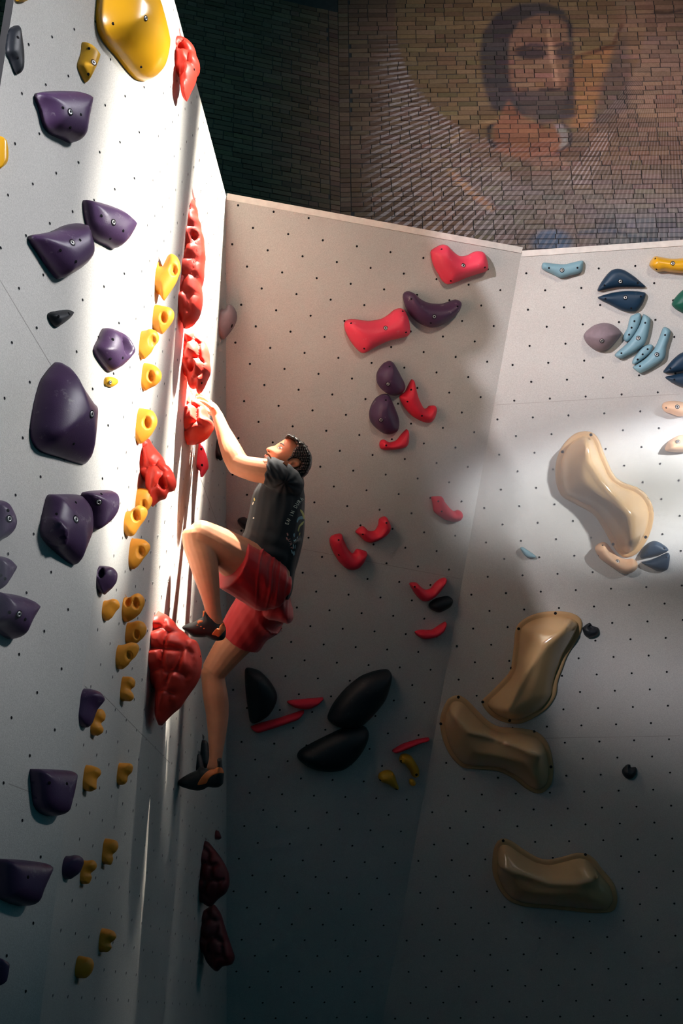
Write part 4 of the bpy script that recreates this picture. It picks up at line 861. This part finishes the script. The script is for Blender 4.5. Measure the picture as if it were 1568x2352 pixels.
def paint_mat(name):
    m_, N, L, b = nodes(name)
    at_ = N.new('ShaderNodeAttribute'); at_.attribute_name = 'paint'
    gp = N.new('ShaderNodeNewGeometry'); sp = N.new('ShaderNodeSeparateXYZ'); L.new(gp.outputs['Position'], sp.inputs[0])
    rc = ray(1535, 70); c3 = CAM + rc * (MURY / rc[1])
    def mth(op, a, b_=None):
        n_ = N.new('ShaderNodeMath'); n_.operation = op
        for i, v in enumerate((a, b_)):
            if v is None: continue
            if isinstance(v, (int, float)): n_.inputs[i].default_value = v
            else: L.new(v, n_.inputs[i])
        return n_.outputs[0]
    ang = mth('ARCTAN2', mth('SUBTRACT', sp.outputs['Z'], float(c3[2])), mth('SUBTRACT', sp.outputs['X'], float(c3[0])))
    nz = N.new('ShaderNodeTexNoise'); nz.inputs['Scale'].default_value = 4; L.new(gp.outputs['Position'], nz.inputs['Vector'])
    ph = mth('ADD', mth('MULTIPLY', ang, 2 * math.pi / .0205), mth('MULTIPLY', nz.outputs['Fac'], 1.6))
    st = mth('GREATER_THAN', mth('SINE', ph), .25)
    n2 = N.new('ShaderNodeTexNoise'); n2.inputs['Scale'].default_value = 14; L.new(gp.outputs['Position'], n2.inputs['Vector'])
    st = mth('MULTIPLY', mth('MULTIPLY', st, mth('MULTIPLY', at_.outputs['Alpha'], .85)), mth('ADD', n2.outputs['Fac'], .35))
    mx = N.new('ShaderNodeMixRGB'); L.new(st, mx.inputs[0]); L.new(at_.outputs['Color'], mx.inputs[1]); mx.inputs[2].default_value = (*srgb(190, 170, 165), 1)
    n3 = N.new('ShaderNodeTexNoise'); n3.inputs['Scale'].default_value = 30; n3.inputs['Detail'].default_value = 4; L.new(gp.outputs['Position'], n3.inputs['Vector'])
    rr = N.new('ShaderNodeValToRGB'); L.new(n3.outputs['Fac'], rr.inputs[0]); rr.color_ramp.elements[0].color = (.7, .7, .7, 1); rr.color_ramp.elements[1].color = (1.15, 1.15, 1.15, 1)
    m2 = N.new('ShaderNodeMixRGB'); m2.blend_type = 'MULTIPLY'; m2.inputs[0].default_value = 1; L.new(mx.outputs[0], m2.inputs[1]); L.new(rr.outputs[0], m2.inputs[2])
    L.new(m2.outputs[0], b.inputs['Base Color']); b.inputs['Roughness'].default_value = .85; b.inputs['Specular IOR Level'].default_value = .15
    return m_
MP = paint_mat('painted_brick'); MMORT = mat('dark_mortar', (.045, .04, .038), .9, .1, .1, 20)
BH, BL, JT = .068, .245, .012
def brick_wall(name, label, o, d, n, length, z0, z1, painted, strip):
    base = prism(name, [o + [0, 0, 0], o + d * length, o + d * length + [0, 0, ZROOF], o + [0, 0, ZROOF]], n, .25, MMORT)
    tag(base, label, None, None, 'structure')
    rg = np.random.default_rng(4); items = []
    for j in range(int((z1 - z0) / BH)):
        x = strip + .008
        items.append((.006, z0 + j * BH, strip - .010))
        x -= (BL / 2 if j % 2 else 0) * rg.uniform(.7, 1.0); first = True
        while x < length - .02:
            l = BL if rg.random() < .72 else BL * .5
            a = max(x, strip + .008); e = min(x + l, length)
            if e - a > .05: items.append((a, z0 + j * BH, e - a - JT))
            x += l
    ctr = np.array([o + d * (a + l / 2) + [0, 0, z + BH / 2] for a, z, l in items]); pc = proj(ctr)
    wpx = np.array([np.ptp(proj(np.array([o + d * a + [0, 0, z], o + d * (a + l) + [0, 0, z]]))[:, 0]) for a, z, l in items])
    topy = np.where(pc[:, 0] < 519, (pc[:, 0] - 398) * 3.72, np.where(pc[:, 0] < 1197, 450 + (pc[:, 0] - 519) * .195, 582 - (pc[:, 0] - 1197) * .054))
    seen = (pc[:, 0] > 380) & (pc[:, 0] < 1568) & (pc[:, 1] > 0) & (pc[:, 1] < topy)
    score = np.where(seen, wpx + pc[:, 1] * .02, -1e3 - np.abs(pc[:, 1] - 300))
    order = np.argsort(-score); top = set(order[:300].tolist())
    SV, SF, SC = [], [], []
    for i, (a, z, l) in enumerate(items):
        if l < .02: continue
        nx = 8 if l > .15 else 4; ny = 2 if painted else 1; nx = nx if painted else 2
        pr = .010 + rg.uniform(-.003, .004); t1, t2 = rg.normal(0, .004, 2); g_ = .003; dz = rg.normal(0, .0012)
        us, zs = np.linspace(a, a + l, nx + 1), np.linspace(z + JT / 2, z + BH - JT / 2, ny + 1) + dz
        us2 = us.copy()
        G = np.array([o + d * u + [0, 0, zz] + n * (pr + t1 * (u - a - l / 2) / l + t2 * (zz - z - BH / 2) / BH) for zz in zs for u in us2])
        Fc = [[r_ * (nx + 1) + c, r_ * (nx + 1) + c + 1, (r_ + 1) * (nx + 1) + c + 1, (r_ + 1) * (nx + 1) + c] for r_ in range(ny) for c in range(nx)]
        k = len(G); q = [o + d * uu + [0, 0, zz] + n * .0 for uu, zz in ((a - g_, zs[0] - g_), (a + l + g_, zs[0] - g_), (a + l + g_, zs[-1] + g_), (a - g_, zs[-1] + g_))]
        f = [0, nx, (ny + 1) * (nx + 1) - 1, ny * (nx + 1)]
        V = np.vstack([G, q]); Fc += [[f[0], f[1], k + 1, k], [f[1], f[2], k + 2, k + 1], [f[2], f[3], k + 3, k + 2], [f[3], f[0], k, k + 3]]
        fn = np.cross(V[Fc[0][1]] - V[Fc[0][0]], V[Fc[0][2]] - V[Fc[0][0]])
        if fn @ n < 0: Fc = [ff[::-1] for ff in Fc]
        col = paint(proj(V)) if painted else np.c_[np.tile(np.array(srgb(112, 84, 68)), (len(V), 1)), np.zeros(len(V))]
        col[:, :3] *= rg.uniform(.72, 1.18) * (1 + rg.normal(0, .04, 3))
        if i in top:
            ob = mesh_obj('brick', V, Fc, MP, base, smooth=False)
            ca = ob.data.color_attributes.new('paint', 'FLOAT_COLOR', 'POINT'); ca.data.foreach_set('color', col.ravel())
        else:
            b = len(SV); SV += V.tolist(); SF += [[x_ + b for x_ in ff] for ff in Fc]; SC += col.tolist()
    ob = mesh_obj('brick_courses', SV, SF, MP, base, smooth=False); ob['kind'] = 'stuff'
    ca = ob.data.color_attributes.new('paint', 'FLOAT_COLOR', 'POINT'); ca.data.foreach_set('color', np.array(SC).ravel())
    return base
brick_wall('wall_far', 'far brick wall with a faded mural of a haloed bearded face', MC, DM, NM, 5.6, 8.6, 14.1, True, .13)
brick_wall('wall_far_left', 'bare dark brick wall left of the mural wall', MC, DLB, NLB, 6.0, 8.0, 13.6, False, .13)

# ------------------------------------------------------------------ volume added to imitate the glare by the right panel
hz, N, L, b = nodes('glare_volume'); N.remove(b)
out = [n for n in N if n.type == 'OUTPUT_MATERIAL'][0]
tc = N.new('ShaderNodeTexCoord'); gr = N.new('ShaderNodeTexGradient'); gr.gradient_type = 'QUADRATIC_SPHERE'; L.new(tc.outputs['Object'], gr.inputs[0])
ml = N.new('ShaderNodeMath'); ml.operation = 'MULTIPLY'; ml.inputs[1].default_value = 6.0; L.new(gr.outputs['Fac'], ml.inputs[0])
vsn = N.new('ShaderNodeVolumeScatter'); vsn.inputs['Color'].default_value = (.93, .94, 1, 1); L.new(ml.outputs[0], vsn.inputs['Density']); L.new(vsn.outputs[0], out.inputs['Volume'])
bm = bmesh.new(); bmesh.ops.create_icosphere(bm, subdivisions=3, radius=1)
me = bpy.data.meshes.new('glare_veil'); bm.to_mesh(me); bm.free(); me.materials.append(hz)
hzo = bpy.data.objects.new('glare_veil', me); link(hzo)
c_ = at(1500, 1120, 6.95); hzo.location = c_
R_ = np.eye(4); R_[:3, 0], R_[:3, 1], R_[:3, 2] = FR['R'][2], FR['R'][0], FR['R'][3]
hzo.matrix_world = Matrix(R_.tolist()) ; hzo.matrix_world = Matrix.Translation(Vector(c_)) @ Matrix(R_.tolist()) @ Matrix.Diagonal((1.7, .5, .60, 1))
tag(hzo, 'pale glowing veil added for the glare before the right panel', 'glare_veil', None, 'stuff')

hz2 = bpy.data.objects.new('glare_veil', me.copy()); link(hz2); hz2.data.materials.clear()  # second volume added to imitate the pale glare at the left edge
m2 = hz.copy(); m2.name = 'thin_glare_volume'; hz2.data.materials.append(m2)
for n_ in m2.node_tree.nodes:
    if n_.type == 'MATH': n_.inputs[1].default_value = 2.6
hz2.matrix_world = Matrix.Translation(Vector(at(-25, 1290, 3.95))) @ Matrix.Diagonal((.20, .25, .30, 1))
tag(hz2, 'thin veil added for the glare over the holds at the left frame edge', 'glare_veil', None, 'stuff')
